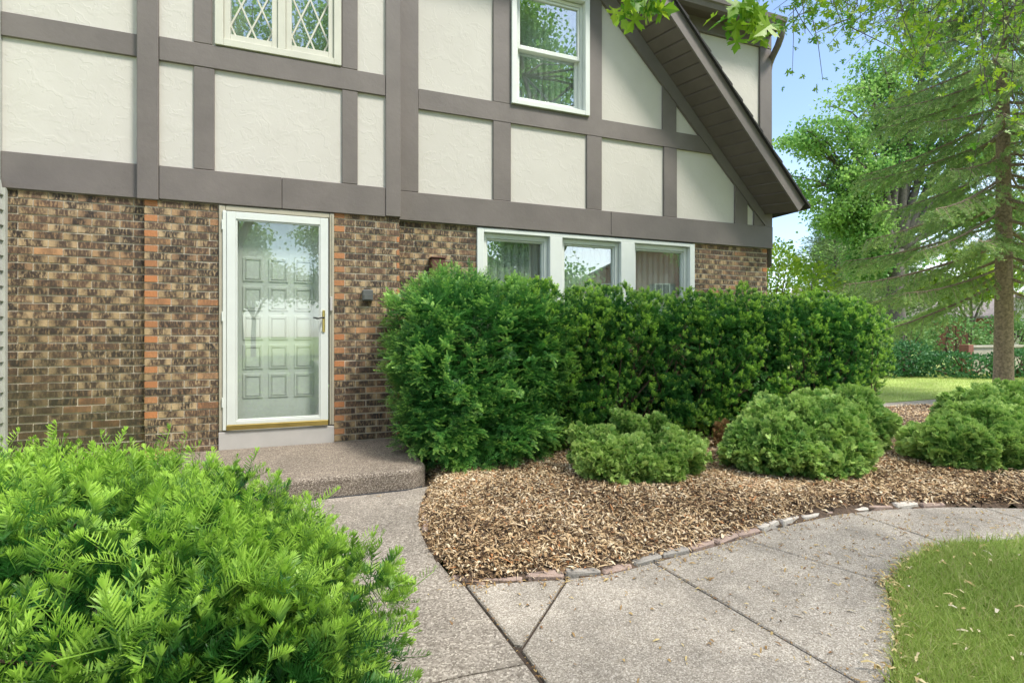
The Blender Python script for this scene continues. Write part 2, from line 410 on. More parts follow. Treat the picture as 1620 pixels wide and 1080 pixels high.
# brickwork: every brick is a real block standing out of the mortar
BL, BH, J = .2032, .0677, .0135
def bricks(name, x0, x1, z0, z1, Y, left_half=True, orange=(False, False), orange_p=.62, depth=.09, holes=()):
    a = Acc()
    c = 0; z = z1 - BH
    while z > z0 - BH:
        odd = c % 2
        x = x0 - (BL / 2 if odd == 0 else 0)
        while x < x1 - .02:
            xa, xb = max(x, x0), min(x + BL, x1)
            za, zb = max(z, z0), z + BH
            ua, ub = (xa - x) / BL, (xb - x) / BL
            x += BL
            if xb - xa < .03 or zb - za < .02: continue
            for h in holes:
                if za < h[3] and zb > h[2]:
                    if xa < h[0] < xb: ub = ua + (ub - ua) * (h[0] - xa) / (xb - xa); xb = h[0]
                    elif xa < h[1] < xb: ua = ub - (ub - ua) * (xb - h[1]) / (xb - xa); xa = h[1]
                    elif xa >= h[0] and xb <= h[1]: xb = xa
            if xb - xa < .015: continue
            half = (xb - xa) < .13
            k = 0.
            if half and ((orange[0] and xa < x0 + .01) or (orange[1] and xb > x1 - .01)) and random.random() < orange_p: k = random.uniform(.75, 1)
            elif random.random() < .03: k = random.uniform(.3, .6)
            ends = (xa <= x0 + .001, xb >= x1 - .001)
            xa2 = xa + (0 if ends[0] else .0045); xb2 = xb - (0 if ends[1] else .0045)
            dz = random.uniform(-.0012, .0012); dy = random.uniform(-.002, .002)
            za2 = za + J / 2 + dz; zb2 = zb - J / 2 + dz
            V = [(xx, yy, zz) for xx in (xa2, xb2) for yy in (Y + dy, Y + depth) for zz in (za2, zb2)]
            # small chamfer is left to the bump; irregular corners
            V = [(v[0] + random.uniform(-.0012, .0012), v[1], v[2] + random.uniform(-.0012, .0012)) for v in V]
            if half: ua, ub = .5 + random.uniform(-.25, 0), .5 + random.uniform(.05, .3)
            uv = [(u, vv) for u in (ua, ub) for _ in (0, 1) for vv in (0, 1)]
            a.add(V, [(0, 1, 3, 2), (4, 6, 7, 5), (0, 4, 5, 1), (0, 2, 6, 4), (1, 5, 7, 3)], rnd=random.random(), t=k, mi=0, uv=uv)
        z -= BH; c += 1
    if not holes:
        a.box(x0 + .003, x1 - .003, Y + .007, Y + depth + .05, z0, z1, mi=1)
    else:
        h = holes[0]
        a.box(x0 + .003, h[0], Y + .007, Y + depth + .05, z0, z1, mi=1)
        a.box(h[1], x1 - .003, Y + .007, Y + depth + .05, z0, z1, mi=1)
        a.box(h[0], h[1], Y + .007, Y + depth + .05, z0, h[2], mi=1)
    return a.build(name, [M['brick'], M['mortar']], house, uv=True)

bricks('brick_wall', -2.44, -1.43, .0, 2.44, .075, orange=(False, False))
bricks('brick_pier', -1.43, -.849, .0, 2.435, .025, orange=(True, False))
bricks('brick_pier', .17, .812, .0, 2.455, .025, orange=(True, True))
bricks('brick_wall', .80, 6.07, .0, 2.46, .23, orange=(False, True), orange_p=.35, holes=[(1.713, 4.771, 1.30, 2.6)])

# stucco faces
st = Acc()
st.box(-2.44, -1.40, .075, .25, 2.72, 6.2)
o_st1 = st.build('stucco_wall', M['stucco'], house)
st = Acc()
st.box(-1.42, -.85, .026, .25, 2.72, 6.2); st.box(.24, .80, .026, .25, 2.72, 6.2); st.box(-.85, .24, .026, .25, 2.72, 3.92)
st.build('stucco_wall', M['stucco'], house)
st = Acc()
st.box(.84, 2.13, .224, .40, 2.74, 6.2); st.box(2.13, 3.14, .224, .40, 2.74, 3.90); st.box(2.13, 3.14, .224, .40, 5.36, 6.2)
st.box(3.14, 6.10, .224, .40, 2.74, 5.5)
st.build('stucco_wall', M['stucco'], house)

def beam(name, x0, x1, z0, z1, Y, d=.06):
    a = Acc(); a.bbox(x0, x1, Y, Y + d, z0, z1, .005)
    return a.build(name, M['timber'], house)

# left section
beam('timber_band', -2.44, -1.482, 2.44, 2.745, .05, .12); beam('timber_beam', -2.44, -1.482, 3.70, 3.90, .052)
# centre section
beam('timber_band', -1.315, -.31, 2.437, 2.738, .0, .10); beam('timber_band', -.3075, .666, 2.4375, 2.738, .0008, .10)
beam('timber_post', -1.48, -1.318, 2.425, 6.2, -.008, .12)
for a_, b_, z0, z1 in ((-1.047, -.88, 2.741, 3.677), (.242, .393, 2.741, 3.677), (-1.047, -.90, 3.897, 6.2), (.242, .393, 3.897, 6.2)):
    beam('timber_post', a_, b_, z0, z1, .003)
beam('timber_post', .669, .823, 2.445, 6.2, -.006, .19)
beam('timber_beam', -1.315, .666, 3.68, 3.894, .0)
# right section
beam('timber_band', .826, 3.46, 2.46, 2.772, .19, .06); beam('timber_band', 3.4625, 6.14, 2.46, 2.772, .1905, .06)
beam('timber_post', .826, 1.044, 2.775, 6.2, .193)
DI = lambda x: 3.305 - .975 * (x - 5.455)       # inner (lower) edge of the raking board
DO = lambda x: 2.961 - 1.015 * (x - 5.973)      # outer (upper) edge
def diagpost(x0, x1, z0):
    a = Acc(); a.prism([(x0, z0), (x1, z0), (x1, DI(x1) + .05), (x0, DI(x0) + .05)], .203, .25)
    return a.build('timber_post', M['timber'], house)
for x0, x1 in ((1.905, 2.123), (3.122, 3.335), (4.265, 4.475)): beam('timber_post', x0, x1, 2.775, 3.688, .20)
beam('timber_post', 1.905, 2.119, 3.908, 6.2, .20)
diagpost(3.153, 3.335, 3.908); diagpost(4.245, 4.465, 3.908); diagpost(5.455, 5.682, 2.775)
a = Acc(); a.prism([(1.047, 3.690), (5.10, 3.690), (4.86, 3.905), (1.047, 3.905)], .197, .25); a.build('timber_beam', M['timber'], house)
a = Acc(); a.prism([(5.80, 2.775), (6.139, 2.775), (6.139, 2.99), (5.80, 2.97)], .201, .25); a.build('corner_board', M['timber'], house)
# raking board against the wall
a = Acc()
xs = (2.6, 5.93)
a.prism([(xs[0], DI(xs[0])), (5.99, DI(5.99)), (5.975, 2.955), (xs[0], DO(xs[0]))], .185, .255)
a.build('raking_board', M['timber'], house)
# upper wall to the right of the raking roof
beam('corner_board', 5.905, 6.119, 2.95, 5.315, .196, .1)
beam('frieze_board', 4.2, 6.12, 5.318, 5.53, .193, .08)

# gable overhang: soffit boards, fascia, shingles
FB = lambda x: 2.913 - 1.046 * (x - 6.150)      # lower edge of fascia at Y=-.2
FT = lambda x: FB(x) + .235
a = Acc()
L = math.hypot(1, 1.03); n = 36; dx = .1185
x = 6.0
for k in range(n):
    xa, xb = x - dx * k - .015, x - dx * (k + 1)
    oa, ob = xa + .17, xb + .17
    p = [(xa, .215, DO(xa) - .004), (xb, .215, DO(xb) - .004), (ob, -.20, FB(ob) + .006), (oa, -.20, FB(oa) + .006)]
    q = [(u, v, z + .035) for u, v, z in p]
    a.add(p + q, [(0, 1, 2, 3), (7, 6, 5, 4), (0, 4, 5, 1), (1, 5, 6, 2), (2, 6, 7, 3), (3, 7, 4, 0)])
# closing board at the foot of the soffit
p = [(5.99, .215, 2.945), (6.165, -.2, 2.90), (6.24, -.2, 3.0), (6.07, .215, 3.04)]
a.add(p, [(0, 1, 2, 3)])
a.build('soffit', M['soffit'], house)
a = Acc()
a.prism([(6.155, FB(6.155)), (6.29, 3.04), (1.9, FT(1.9) + .02), (1.9, FB(1.9))], -.225, -.2)
fas = a.build('fascia', M['timber'], house)
a = Acc()
for k in range(26):      # shingle courses seen edge-on
    xa = 6.33 - .17 * k; xb = xa - .175
    za, zb = FT(xa) - .01, FT(xb) - .01
    a.add([(xa, -.262, za), (xb, -.262, zb), (xb, .75, zb), (xa, .75, za), (xa, -.262, za + .05), (xb, -.262, zb + .022), (xb, .75, zb + .022), (xa, .75, za + .05)],
          [(3, 2, 1, 0), (4, 5, 6, 7), (0, 1, 5, 4), (1, 2, 6, 5), (2, 3, 7, 6), (3, 0, 4, 7)])
a.build('gable_roof', M['shingle'], house)

# main eave: soffit, gutter, downspout elbow
a = Acc(); a.box(4.0, 6.10, .03, .40, 5.50, 5.52); a.build('eave_soffit', M['soffit'], house)
a = Acc()
prof = [(.03, 5.475), (-.055, 5.475), (-.075, 5.53), (-.095, 5.545), (-.105, 5.60), (-.09, 5.60), (-.08, 5.56), (.03, 5.56)]
n = len(prof)
V = [(x_, y, z) for x_ in (4.0, 6.09) for y, z in prof]
a.add(V, [(i, (i + 1) % n, n + (i + 1) % n, n + i) for i in range(n)])
a.F.append((np.array([list(range(n))]), 0)); a.F.append((np.array([list(range(2 * n - 1, n - 1, -1))]), 0))
g = fix_normals(a.build('gutter', M['timber'], house))
a = Acc()
pts = [(6.06, -.03, 5.48), (6.06, -.03, 5.42), (6.065, -.01, 5.37), (6.09, .06, 5.30), (6.13, .20, 5.20), (6.15, .26, 5.14), (6.15, .28, 5.05), (6.15, .28, 2.2)]
a.tube(pts, .045, 8); a.build('downspout', M['timber'], house, smooth=True)
a = Acc()
a.add([(-3.5, -.09, 5.60), (6.14, -.09, 5.60), (6.14, 4.3, 8.6), (-3.5, 4.3, 8.6), (-3.5, 8.6, 5.6), (6.14, 8.6, 5.6)], [(0, 1, 2, 3), (3, 2, 5, 4)])
a.build('main_roof', M['shingle'], house)
a = Acc(); a.box(5.75, 6.06, .45, 8.4, 0, 5.5); a.box(-2.4, 6.05, 8.1, 8.4, 0, 5.5); a.box(-2.5, -2.42, .35, 8.1, 0, 5.5); a.build('rear_wall', M['stucco'], house)

# lap siding of the return wall at the far left
a = Acc()
a.box(-2.43, -2.402, .035, .072, 0, 2.437)
z = 0
while z < 2.40:
    V = [(-2.412, -3.0, z), (-2.412, .034, z), (-2.43, .034, z + .125), (-2.43, -3.0, z + .125), (-2.43, -3.0, z), (-2.43, .034, z)]
    a.add(V, [(0, 1, 2, 3), (0, 4, 5, 1)]); z += .125
a.box(-2.60, -2.431, -3.0, .03, 0, 2.5)
a.box(-2.62, -2.442, .035, .12, 2.51, 6.2)
a.build('siding_wall', M['siding'], house)

# rooms behind the glass
a = Acc()
def room(x0, x1, y0, y1, z0, z1):
    V = [(x, y, z) for x in (x0, x1) for y in (y0, y1) for z in (z0, z1)]
    a.add(V, [(0, 1, 3, 2), (4, 6, 7, 5), (2, 3, 7, 6), (0, 2, 6, 4), (1, 5, 7, 3)])
room(1.6, 4.9, .41, 3, .3, 2.43); room(2.0, 3.3, .42, 3, 3.2, 5.45); room(-1.0, .4, .27, 3, 3.2, 6)
a.build('room', M['room'], house)

# ---- window helper: frame ring pieces as one mesh
def ring(a, x0, x1, z0, z1, w, y0, y1, mi=0, wb=None, wt=None):
    wb = w if wb is None else wb; wt = w if wt is None else wt
    a.bbox(x0, x0 + w, y0, y1, z0, z1, .003, mi); a.bbox(x1 - w, x1, y0, y1, z0, z1, .003, mi)
    a.bbox(x0 + w, x1 - w, y0 + .001, y1, z0, z0 + wb, .003, mi); a.bbox(x0 + w, x1 - w, y0 + .001, y1, z1 - wt, z1, .003, mi)

def pane(x0, x1, z0, z1, y, m, parent, name='pane'):
    a = Acc(); a.box(x0, x1, y, y + .006, z0, z1); return a.build(name, m, parent)

def slats(x0, x1, z0, z1, y, parent, pitch=.085, ang=35):
    a = Acc(); x = x0; h = .044
    c, s = math.cos(R(ang)) * h, math.sin(R(ang)) * h
    while x < x1:
        j = random.uniform(-.004, .004)
        a.add([(x - c, y + s + j, z0), (x + c, y - s + j, z0), (x + c, y - s + j, z1), (x - c, y + s + j, z1),
               (x, y - .006, z0), (x, y - .006, z1)], [(0, 4, 5, 3), (4, 1, 2, 5)])
        x += pitch
    return a.build('vertical_blind', M['blind'], parent)

# triple window above the hedge
win = Acc()
ring(win, 1.715, 4.769, 1.30, 2.446, .08, .205, .40, wb=.06, wt=.045)
for x0, x1 in ((2.625, 2.79), (3.615, 3.685 + .135)): win.bbox(x0, x1, .203, .40, 1.36, 2.40, .004)
wf = win.build('window', M['white'], house)
for x0, x1 in ((1.797, 2.622), (2.793, 3.612), (3.823, 4.687)):
    a = Acc(); ring(a, x0 + .002, x1 - .002, 1.365, 2.398, .045, .262, .36, wt=.055); ring(a, x0 + .047, x1 - .047, 1.41, 2.342, .018, .285, .34)
    sh = a.build('sash', M['white'], wf)
    pane(x0 + .064, x1 - .064, 1.43, 2.325, .315, M['glass'], wf)
slats(1.8, 4.7, 1.37, 2.39, .412, wf, .088, 24)

# upper single-hung window
win = Acc(); ring(win, 2.124, 3.148, 3.912, 5.40, .062, .168, .40, wb=.055, wt=.1)
wf = win.build('window', M['white'], house)
a = Acc(); ring(a, 2.188, 3.084, 3.97, 5.29, .035, .235, .36); a.build('sash', M['white'], wf)
a = Acc(); ring(a, 2.226, 3.046, 4.60, 5.252, .028, .245, .29, wb=.05); a.build('sash', M['white'], wf)
a = Acc(); ring(a, 2.226, 3.046, 4.008, 4.645, .040, .295, .34, wb=.045); a.build('sash', M['white'], wf)
pane(2.25, 3.02, 4.65, 5.23, .265, M['glass'], wf); pane(2.26, 3.01, 4.05, 4.61, .315, M['glass'], wf)
slats(2.2, 3.1, 3.97, 5.3, .47, wf, .08, 30)

# casement window with diamond leading
win = Acc(); ring(win, -.875, .236, 3.905, 5.4, .07, -.012, .24, wb=.065); win.bbox(-.345, -.275, -.005, .2, 3.97, 5.34, .004)
wf = win.build('window', M['cream'], house)
for x0, x1 in ((-.803, -.347), (-.273, .164)):
    a = Acc(); ring(a, x0, x1, 3.972, 5.32, .05, .012, .12, wb=.06); a.build('sash', M['cream'], wf)
    pane(x0 + .045, x1 - .045, 4.02, 5.27, .07, M['glass'], wf)
    a = Acc(); xa, xb, za, zb = x0 + .05, x1 - .05, 4.032, 5.27
    wv, hv = (xb - xa) / 2.0, .40; hw = .0075
    for sgn in (1, -1):
        for k in range(-6, 8):
            # line z = zc + sgn*slope*(x-xa)
            sl = sgn * hv / wv; zc = za + .11 + k * hv
            X0, X1 = xa, xb; Z0, Z1 = zc, zc + sl * (xb - xa)
            def clip(X0, Z0, X1, Z1):
                for lim, up in ((za, False), (zb, True)):
                    o0 = Z0 > lim if up else Z0 < lim; o1 = Z1 > lim if up else Z1 < lim
                    if o0 and o1: return None
                    if o0: X0 = X0 + (lim - Z0) * (X1 - X0) / (Z1 - Z0); Z0 = lim
                    if o1: X1 = X0 + (lim - Z0) * (X1 - X0) / (Z1 - Z0); Z1 = lim
                return X0, Z0, X1, Z1
            r = clip(X0, Z0, X1, Z1)
            if r is None: continue
            X0, Z0, X1, Z1 = r; d = math.hypot(X1 - X0, Z1 - Z0)
            if d < .02: continue
            nx, nz = -(Z1 - Z0) / d * hw, (X1 - X0) / d * hw; y0 = .058 + (.001 if sgn > 0 else 0)
            a.prism([(X0 - nx, Z0 - nz), (X1 - nx, Z1 - nz), (X1 + nx, Z1 + nz), (X0 + nx, Z0 + nz)], y0, y0 + .009)
    fix_normals(a.build('leading', M['cream'], wf))
a = Acc(); a.box(-.8, .2, .35, .36, 3.9, 5.3); a.build('curtain', M['blind'], wf)

# ---- entrance
a = Acc()
a.bbox(-.846, -.793, .012, .20, .33, 2.43, .003); a.bbox(.125, .168, .012, .20, .33, 2.43, .003); a.bbox(-.79, .122, .013, .20, 2.385, 2.43, .003)
a.bbox(-.842, -.82, .004, .05, .33, 2.42, .002); a.bbox(.146, .166, .004, .05, .33, 2.42, .002)
a.build('door_frame', M['jamb'], house)
a = Acc(); a.bbox(-.847, .168, .004, .3, .10, .318, .004); a.build('door_sill', M['sill'], house)
sd_ = Acc()
ring(sd_, -.778, .112, .385, 2.372, .075, -.012, .022, wb=.035, wt=.068)
sd_.bbox(-.812, -.781, -.004, .03, .335, 2.378, .003)      # hinge rail
storm = sd_.build('storm_door', M['white'], house)
a = Acc(); ring(a, -.702, .036, .421, 2.303, .012, -.004, .016); a.build('glass_stop', M['white'], storm)
pane(-.70, .035, .42, 2.302, .004, M['doorglass'], storm)
a = Acc(); a.bbox(-.779, .113, -.016, .02, .335, .383, .003); a.build('kick_strip', M['brass'], storm)
for z in (.55, 1.35, 2.2):
    a = Acc(); a.bbox(-.818, -.809, -.012, .004, z, z + .09, .001); a.build('hinge', M['white'], storm)
a = Acc(); a.bbox(.058, .082, -.024, -.0125, 1.25, 1.465, .004)
hb = a.build('handle_plate', M['brass'], storm)
a = Acc(); a.tube([(.07, -.024, 1.39), (.07, -.062, 1.39), (.055, -.07, 1.39), (.02, -.068, 1.383), (-.025, -.06, 1.392)], [.009, .009, .008, .007, .006], 8)
a.build('lever_handle', M['dark'], storm, smooth=True)
a = Acc(); a.tube([(.07, -.012, 1.29), (.07, -.034, 1.29)], .009, 8); a.build('lock_cylinder', M['brass'], storm)
a = Acc(); a.bbox(.129, .152, -.014, .012, 1.46, 1.60, .003); a.build('latch_cover', M['sill'], house)
# inner panelled door
a = Acc()
a.box(-.775, .110, .135, .17, .335, 2.38)
for cxl in (-.572, -.345, -.115):
    for r in range(5):
        z1 = 1.975 - r * .282; z0 = z1 - .235
        ring(a, cxl - .088, cxl + .088, z0, z1, .020, .126, .136); a.bbox(cxl - .058, cxl + .058, .128, .136, z0 + .03, z1 - .03, .004)
        ring(a, cxl - .066, cxl + .066, z0 + .022, z1 - .022, .007, .121, .1365)
fd = a.build('front_door', M['doorgrey'], house)
a = Acc(); a.tube([(.055, .134, 1.16), (.055, .095, 1.16)], [.012, .026], 10); a.build('door_knob', M['dark'], fd, smooth=True); a = Acc(); a.tube([(.055, .134, 1.27), (.055, .11, 1.27)], .022, 10); a.build('deadbolt', M['dark'], fd)
# wall boxes
a = Acc(); a.bbox(.437, .542, -.03, .025, 1.566, 1.68, .008); a.bbox(.452, .527, -.036, -.0305, 1.58, 1.63, .002); a.build('doorbell_box', M['grey'], house)
a = Acc(); a.bbox(1.17, 1.32, .10, .232, 1.2, 2.055, .008); a.bbox(1.16, 1.33, .09, .23, 2.056, 2.07, .003); a.build('meter_box', M['rust'], house)

# ------------------------------------------------------------------ GROUND
a = Acc()
a.add([(-400, -400, -.07), (400, -400, -.07), (400, 600, -.07), (-400, 600, -.07)], [(0, 1, 2, 3)])
tag(a.build('ground', M['lawn']), kind='structure')
EDGE = [(.877, -1.288), (.80, -1.45), (.723, -1.688), (.665, -1.90), (.645, -2.006), (.62, -2.18), (.613, -2.34), (.613, -2.5), (.619, -2.628), (.645, -2.88), (.684, -2.98), (.877, -3.039), (1.188, -3.114), (1.392, -3.139), (1.603, -3.12), (1.826, -3.09), (2.059, -3.064), (2.317, -3.035), (2.576, -2.99), (2.93, -2.944), (3.318, -2.925), (3.748, -2.975), (4.226, -3.10), (4.631, -3.28), (5.6, -3.85), (7.0, -4.9)]
front = EDGE[9:]
ex = np.array([p[0] for p in front]); ey = np.array([p[1] for p in front])
edge_y = lambda x: np.interp(x, ex, ey)
lx = np.array([p[1] for p in EDGE[:10]][::-1]); lxx = np.array([p[0] for p in EDGE[:10]][::-1])
edge_x = lambda y: np.interp(y, lx, lxx)        # left limit of the bed for y in -2.9 .. -1.29
def in_bed(x, y, m=0.):
    left = np.where(y > -1.288, .87, edge_x(y)) + m
    far = np.clip((x - 7.2) * 2 - .2, -3, 3)
    return (x > left) & (y > edge_y(x) + m) & (y < .22) & (x < 9.6 + y * .4)

a = Acc(); a.slab([(-1.7, -1.2), (.9, -1.2), (.63, -1.9), (.60, -2.9), (1.3, -3.1), (3.3, -2.9), (4.5, -3.2), (7.5, -5.3), (7, -6.5), (3.5, -3.55), (2.7, -3.7), (2, -4.15), (1.6, -7), (-1.7, -7)], -.2, -.016)
tag(a.build('soil', M['soil']), kind='structure')

def shrink(poly, d):
    P = np.array(poly, float); n = len(P)
    ar = sum(P[i][0] * P[(i + 1) % n][1] - P[(i + 1) % n][0] * P[i][1] for i in range(n))
    out = []
    for i in range(n):
        e1 = unit(P[i] - P[i - 1]); e2 = unit(P[(i + 1) % n] - P[i])
        n1 = np.array([-e1[1], e1[0]]) * np.sign(ar); n2 = np.array([-e2[1], e2[0]]) * np.sign(ar)
        b = unit(n1 + n2); out.append(P[i] + b * d / max(.5, float(b @ n1)))
    return [tuple(p) for p in out]

def paving(a, poly, z=0., mi=0, j=.006):
    poly = list(poly); P = np.array(poly)
    ar = sum(P[i][0] * P[(i + 1) % len(P)][1] - P[(i + 1) % len(P)][0] * P[i][1] for i in range(len(P)))
    if ar < 0: poly = poly[::-1]
    A = shrink(poly, j); B = shrink(poly, j + .006); n = len(A)
    V = [(x, y, z - .12) for x, y in A] + [(x, y, z - .006) for x, y in A] + [(x, y, z) for x, y in B]
    n0 = a.n; a.add(V, [tuple(range(2 * n, 3 * n))], mi=mi)
    for o in (0, n): a.F.append((np.array([(o + i, o + (i + 1) % n, o + n + (i + 1) % n, o + n + i) for i in range(n)]) + n0, mi))
LAWN = [(3.969, -3.629), (3.71, -3.572), (3.437, -3.528), (3.25, -3.545), (3.08, -3.576), (2.90, -3.62), (2.763, -3.68), (2.66, -3.72), (2.582, -3.752), (2.42, -3.877), (2.234, -4.019), (2.047, -4.127), (1.888, -4.219), (1.6, -4.5), (1.45, -5.2), (1.4, -7)]
wk = Acc()
paving(wk, EDGE[:8] + [(.61, -2.55), (-1.6, -2.50), (-1.6, -1.336), (.46, -1.311)], mi=1)
paving(wk, [(.613, -2.55), (.619, -2.628), (.645, -2.88), (.684, -2.99), (.735, -3.66), (.5, -3.645), (-1.6, -3.60), (-1.6, -2.50)], mi=1)
paving(wk, [(.735, -3.66), (.78, -4.3), (.8, -7), (-1.6, -7), (-1.6, -3.60), (.5, -3.645)], mi=1)
paving(wk, [(.684, -2.99), (.877, -3.039), (1.18, -3.112), (.761, -3.555), (.73, -3.53)])
paving(wk, [(1.18, -3.112), (1.392, -3.139), (1.603, -3.12), (1.70, -3.105), (1.795, -4.30), (1.6, -4.5), (1.45, -5.2), (1.4, -7), (.8, -7), (.78, -4.3), (.745, -3.575)])
paving(wk, [(1.70, -3.105), (1.826, -3.09), (2.059, -3.064), (2.39, -3.02), (2.645, -3.725), (2.582, -3.752), (2.42, -3.877), (2.234, -4.019), (2.047, -4.127), (1.888, -4.219), (1.795, -4.30)])
paving(wk, [(2.39, -3.02), (2.576, -2.99), (2.93, -2.944), (3.318, -2.925), (3.46, -2.935), (3.45, -3.53), (3.25, -3.545), (3.08, -3.576), (2.90, -3.62), (2.763, -3.68), (2.645, -3.725)])
paving(wk, [(3.46, -2.935), (3.748, -2.975), (4.226, -3.10), (4.42, -3.19), (4.33, -3.78), (3.969, -3.629), (3.71, -3.572), (3.45, -3.53)])
paving(wk, [(4.42, -3.19), (4.631, -3.28), (5.6, -3.85), (7.0, -4.9), (6.6, -5.4), (5.2, -4.3), (4.33, -3.78)])
tag(wk.build('walkway', [M['walk'], M['walkbrown']]), kind='structure')
a = Acc(); paving(a, [(7.35, -.75), (8.2, -1.55), (10.4, -1.3), (12, 1.0), (9.1, .95), (8.0, .55)], -.01, j=0)
tag(a.build('path', M['walk']), kind='structure')

# concrete step
def rounded_step():
    out = [(-1.25, -1.33)]
    cx_, cy_, r = .655, -1.135, .195
    for k in range(0, 9):
        t = -90 + 90 * k / 8; out.append((cx_ + r * math.cos(R(t)), cy_ + r * math.sin(R(t))))
    out += [(.82, .02), (-1.25, .02)]
    return out
ps = rounded_step(); a = Acc(); n = len(ps)
lev = [(0, -.1), (0, .125), (.006, .145), (.018, .155), (.032, .157)]
V = []
for d, z in lev: V += [(x, y, z) for x, y in (shrink(ps, d) if d else ps)]
a.add(V, [tuple(range(4 * n, 5 * n))])
for k in range(4): a.F.append((np.array([(k * n + i, k * n + (i + 1) % n, (k + 1) * n + (i + 1) % n, (k + 1) * n + i) for i in range(n)]), 0))
o = a.build('porch_step', M['step']); tag(o, 'brown exposed aggregate concrete step with a rounded corner below the storm door', 'step')
a = Acc(); a.slab([(-1.2, -1.348), (.66, -1.348), (.80, -1.29), (.80, -1.25), (-1.2, -1.3)], -.02, .0045); o2 = a.build('joint_sealant', plain('blue black sealant', (.03, .034, .042), .6), o)

# mulch bed: undulating sheet + chips
def bed_z(x, y):
    e = np.minimum(np.minimum((y - edge_y(x)) * .5, (x - np.where(y > -1.288, .87, edge_x(y))) * .5), .07)
    return np.maximum(e, -.03) - .012 + .02 * np.sin(x * 2.3 + y) * np.sin(y * 3.1 + .5)
gx = np.arange(.55, 9.7, .05); gy = np.arange(-5.0, .25, .05)
GX, GY = np.meshgrid(gx, gy, indexing='ij'); ok = in_bed(GX, GY, -.03)
GZ = bed_z(GX, GY) + rng.normal(0, .004, GX.shape)
idx = np.arange(GX.size).reshape(GX.shape)
q = ok[:-1, :-1] & ok[1:, :-1] & ok[1:, 1:] & ok[:-1, 1:]
F = np.stack([idx[:-1, :-1][q], idx[1:, :-1][q], idx[1:, 1:][q], idx[:-1, 1:][q]], 1)
a = Acc(); a.add(np.stack([GX, GY, GZ], -1).reshape(-1, 3), F)
tag(a.build('mulch_ground', M['mulchbase']), kind='structure')
def strip_tpl(l, wd, bend, seg=2):
    V = []; F = []
    for i in range(seg + 1):
        y = (i / seg - .5) * l; z = bend * (1 - (2 * i / seg - 1) ** 2) * l; ww = wd * (1 - .5 * abs(2 * i / seg - 1) ** 2)
        V += [(-ww / 2, y, z), (ww / 2, y, z)]
        if i: F.append((2 * i - 2, 2 * i - 1, 2 * i + 1, 2 * i))
    return np.array(V), np.array(F), np.linspace(0, 1, len(V))
chip_t = [strip_tpl(.040, .0055, .14), strip_tpl(.026, .008, .2), strip_tpl(.022, .007, -.1), strip_tpl(.055, .004, .08), strip_tpl(.022, .012, .25)]
def scatter_bed(n, xr, yr, m=.0):
    x = rng.uniform(*xr, n); y = rng.uniform(*yr, n); k = in_bed(x, y, m); return x[k], y[k]
def chips(a, x, y, lift=.010, sc=(.7, 1.35)):
    n = len(x); tid = rng.integers(0, len(chip_t), n)
    patch = smooth_noise(np.stack([x, y, 0 * x], 1), 1.7, 3.) * .55
    r = np.clip(rng.beta(1.3, 1.35, n) * .95 + patch * .6, 0, .97); r[rng.random(n) < .03] = 1
    for k in range(len(chip_t)):
        s = tid == k; m = s.sum(); az = rng.uniform(0, 2 * np.pi, m); tilt = rng.normal(0, .38, m)
        Yd = np.stack([np.cos(az) * np.cos(tilt), np.sin(az) * np.cos(tilt), np.sin(tilt)], 1)
        Zd = np.stack([rng.normal(0, .4, m), rng.normal(0, .4, m), np.ones(m)], 1)
        P = np.stack([x[s], y[s], bed_z(x[s], y[s]) + rng.uniform(0.002, lift + .012, m)], 1)
        a.inst(chip_t[k], P, Yd, Zd, rng.uniform(*sc, m), r[s])
a = Acc()
x, y = scatter_bed(75000, (.6, 5.2), (-3.3, -.6), .045); chips(a, x, y)
x, y = scatter_bed(34000, (3, 9.6), (-4.6, .2), .06); chips(a, x, y, sc=(.9, 1.7))
x, y = scatter_bed(2500, (.6, 2), (-1.5, .2)); chips(a, x, y)
x, y = scatter_bed(9000, (.6, 5.5), (-3.5, -.9), .02); chips(a, x, y, .018, (1.2, 1.9))
x, y = scatter_bed(6000, (.58, 1.1), (-3.02, -1.25), -.01); chips(a, x, y)
x, y = scatter_bed(14000, (.6, 3.0), (-3.2, -2.6), .02); x, y = x[::5], y[::5]; chips(a, x, y, .02)
tag(a.build('mulch_chips', M['chips']), 'tan and brown shredded wood mulch spread over the planting bed', 'mulch', kind='stuff')

# edging bricks along the bed
def along(pts, step):
    P = np.array(pts); d = np.r_[0, np.cumsum(np.linalg.norm(np.diff(P, axis=0), axis=1))]
    s = np.arange(step / 2, d[-1], step)
    X = np.interp(s, d, P[:, 0]); Y = np.interp(s, d, P[:, 1])
    T = np.stack([np.interp(s + .02, d, P[:, 0]) - np.interp(s - .02, d, P[:, 0]), np.interp(s + .02, d, P[:, 1]) - np.interp(s - .02, d, P[:, 1])], 1)
    return X, Y, unit(T)
def edging(X, Y, T, k, matl, label, length=.19, zt=.016):
    a = Acc(); a.bbox(-length / 2, length / 2, -.05, .05, -.07, 0, .009)
    ob = a.build('edging_brick', M[matl]); jit = random.uniform(-.12, .12)
    nx, ny = -T[1], T[0]
    ob.location = (X + nx * .062, Y + ny * .062, zt + random.uniform(-.006, .008)); ob.rotation_euler = (random.uniform(-.06, .06), random.uniform(-.05, .05), math.atan2(T[1], T[0]) + jit)
    for v in ob.data.vertices: v.co += Vector((random.uniform(-.005, .005), random.uniform(-.005, .005), random.uniform(-.004, .004)))
    return tag(ob, label, 'edging brick', 'bricks edging the mulch bed')
ORD = 'first second third fourth fifth sixth seventh eighth ninth tenth eleventh twelfth thirteenth fourteenth fifteenth sixteenth seventeenth eighteenth nineteenth twentieth twenty-first twenty-second twenty-third twenty-fourth twenty-fifth'.split()
X, Y, T = along(EDGE[9:23], .205)
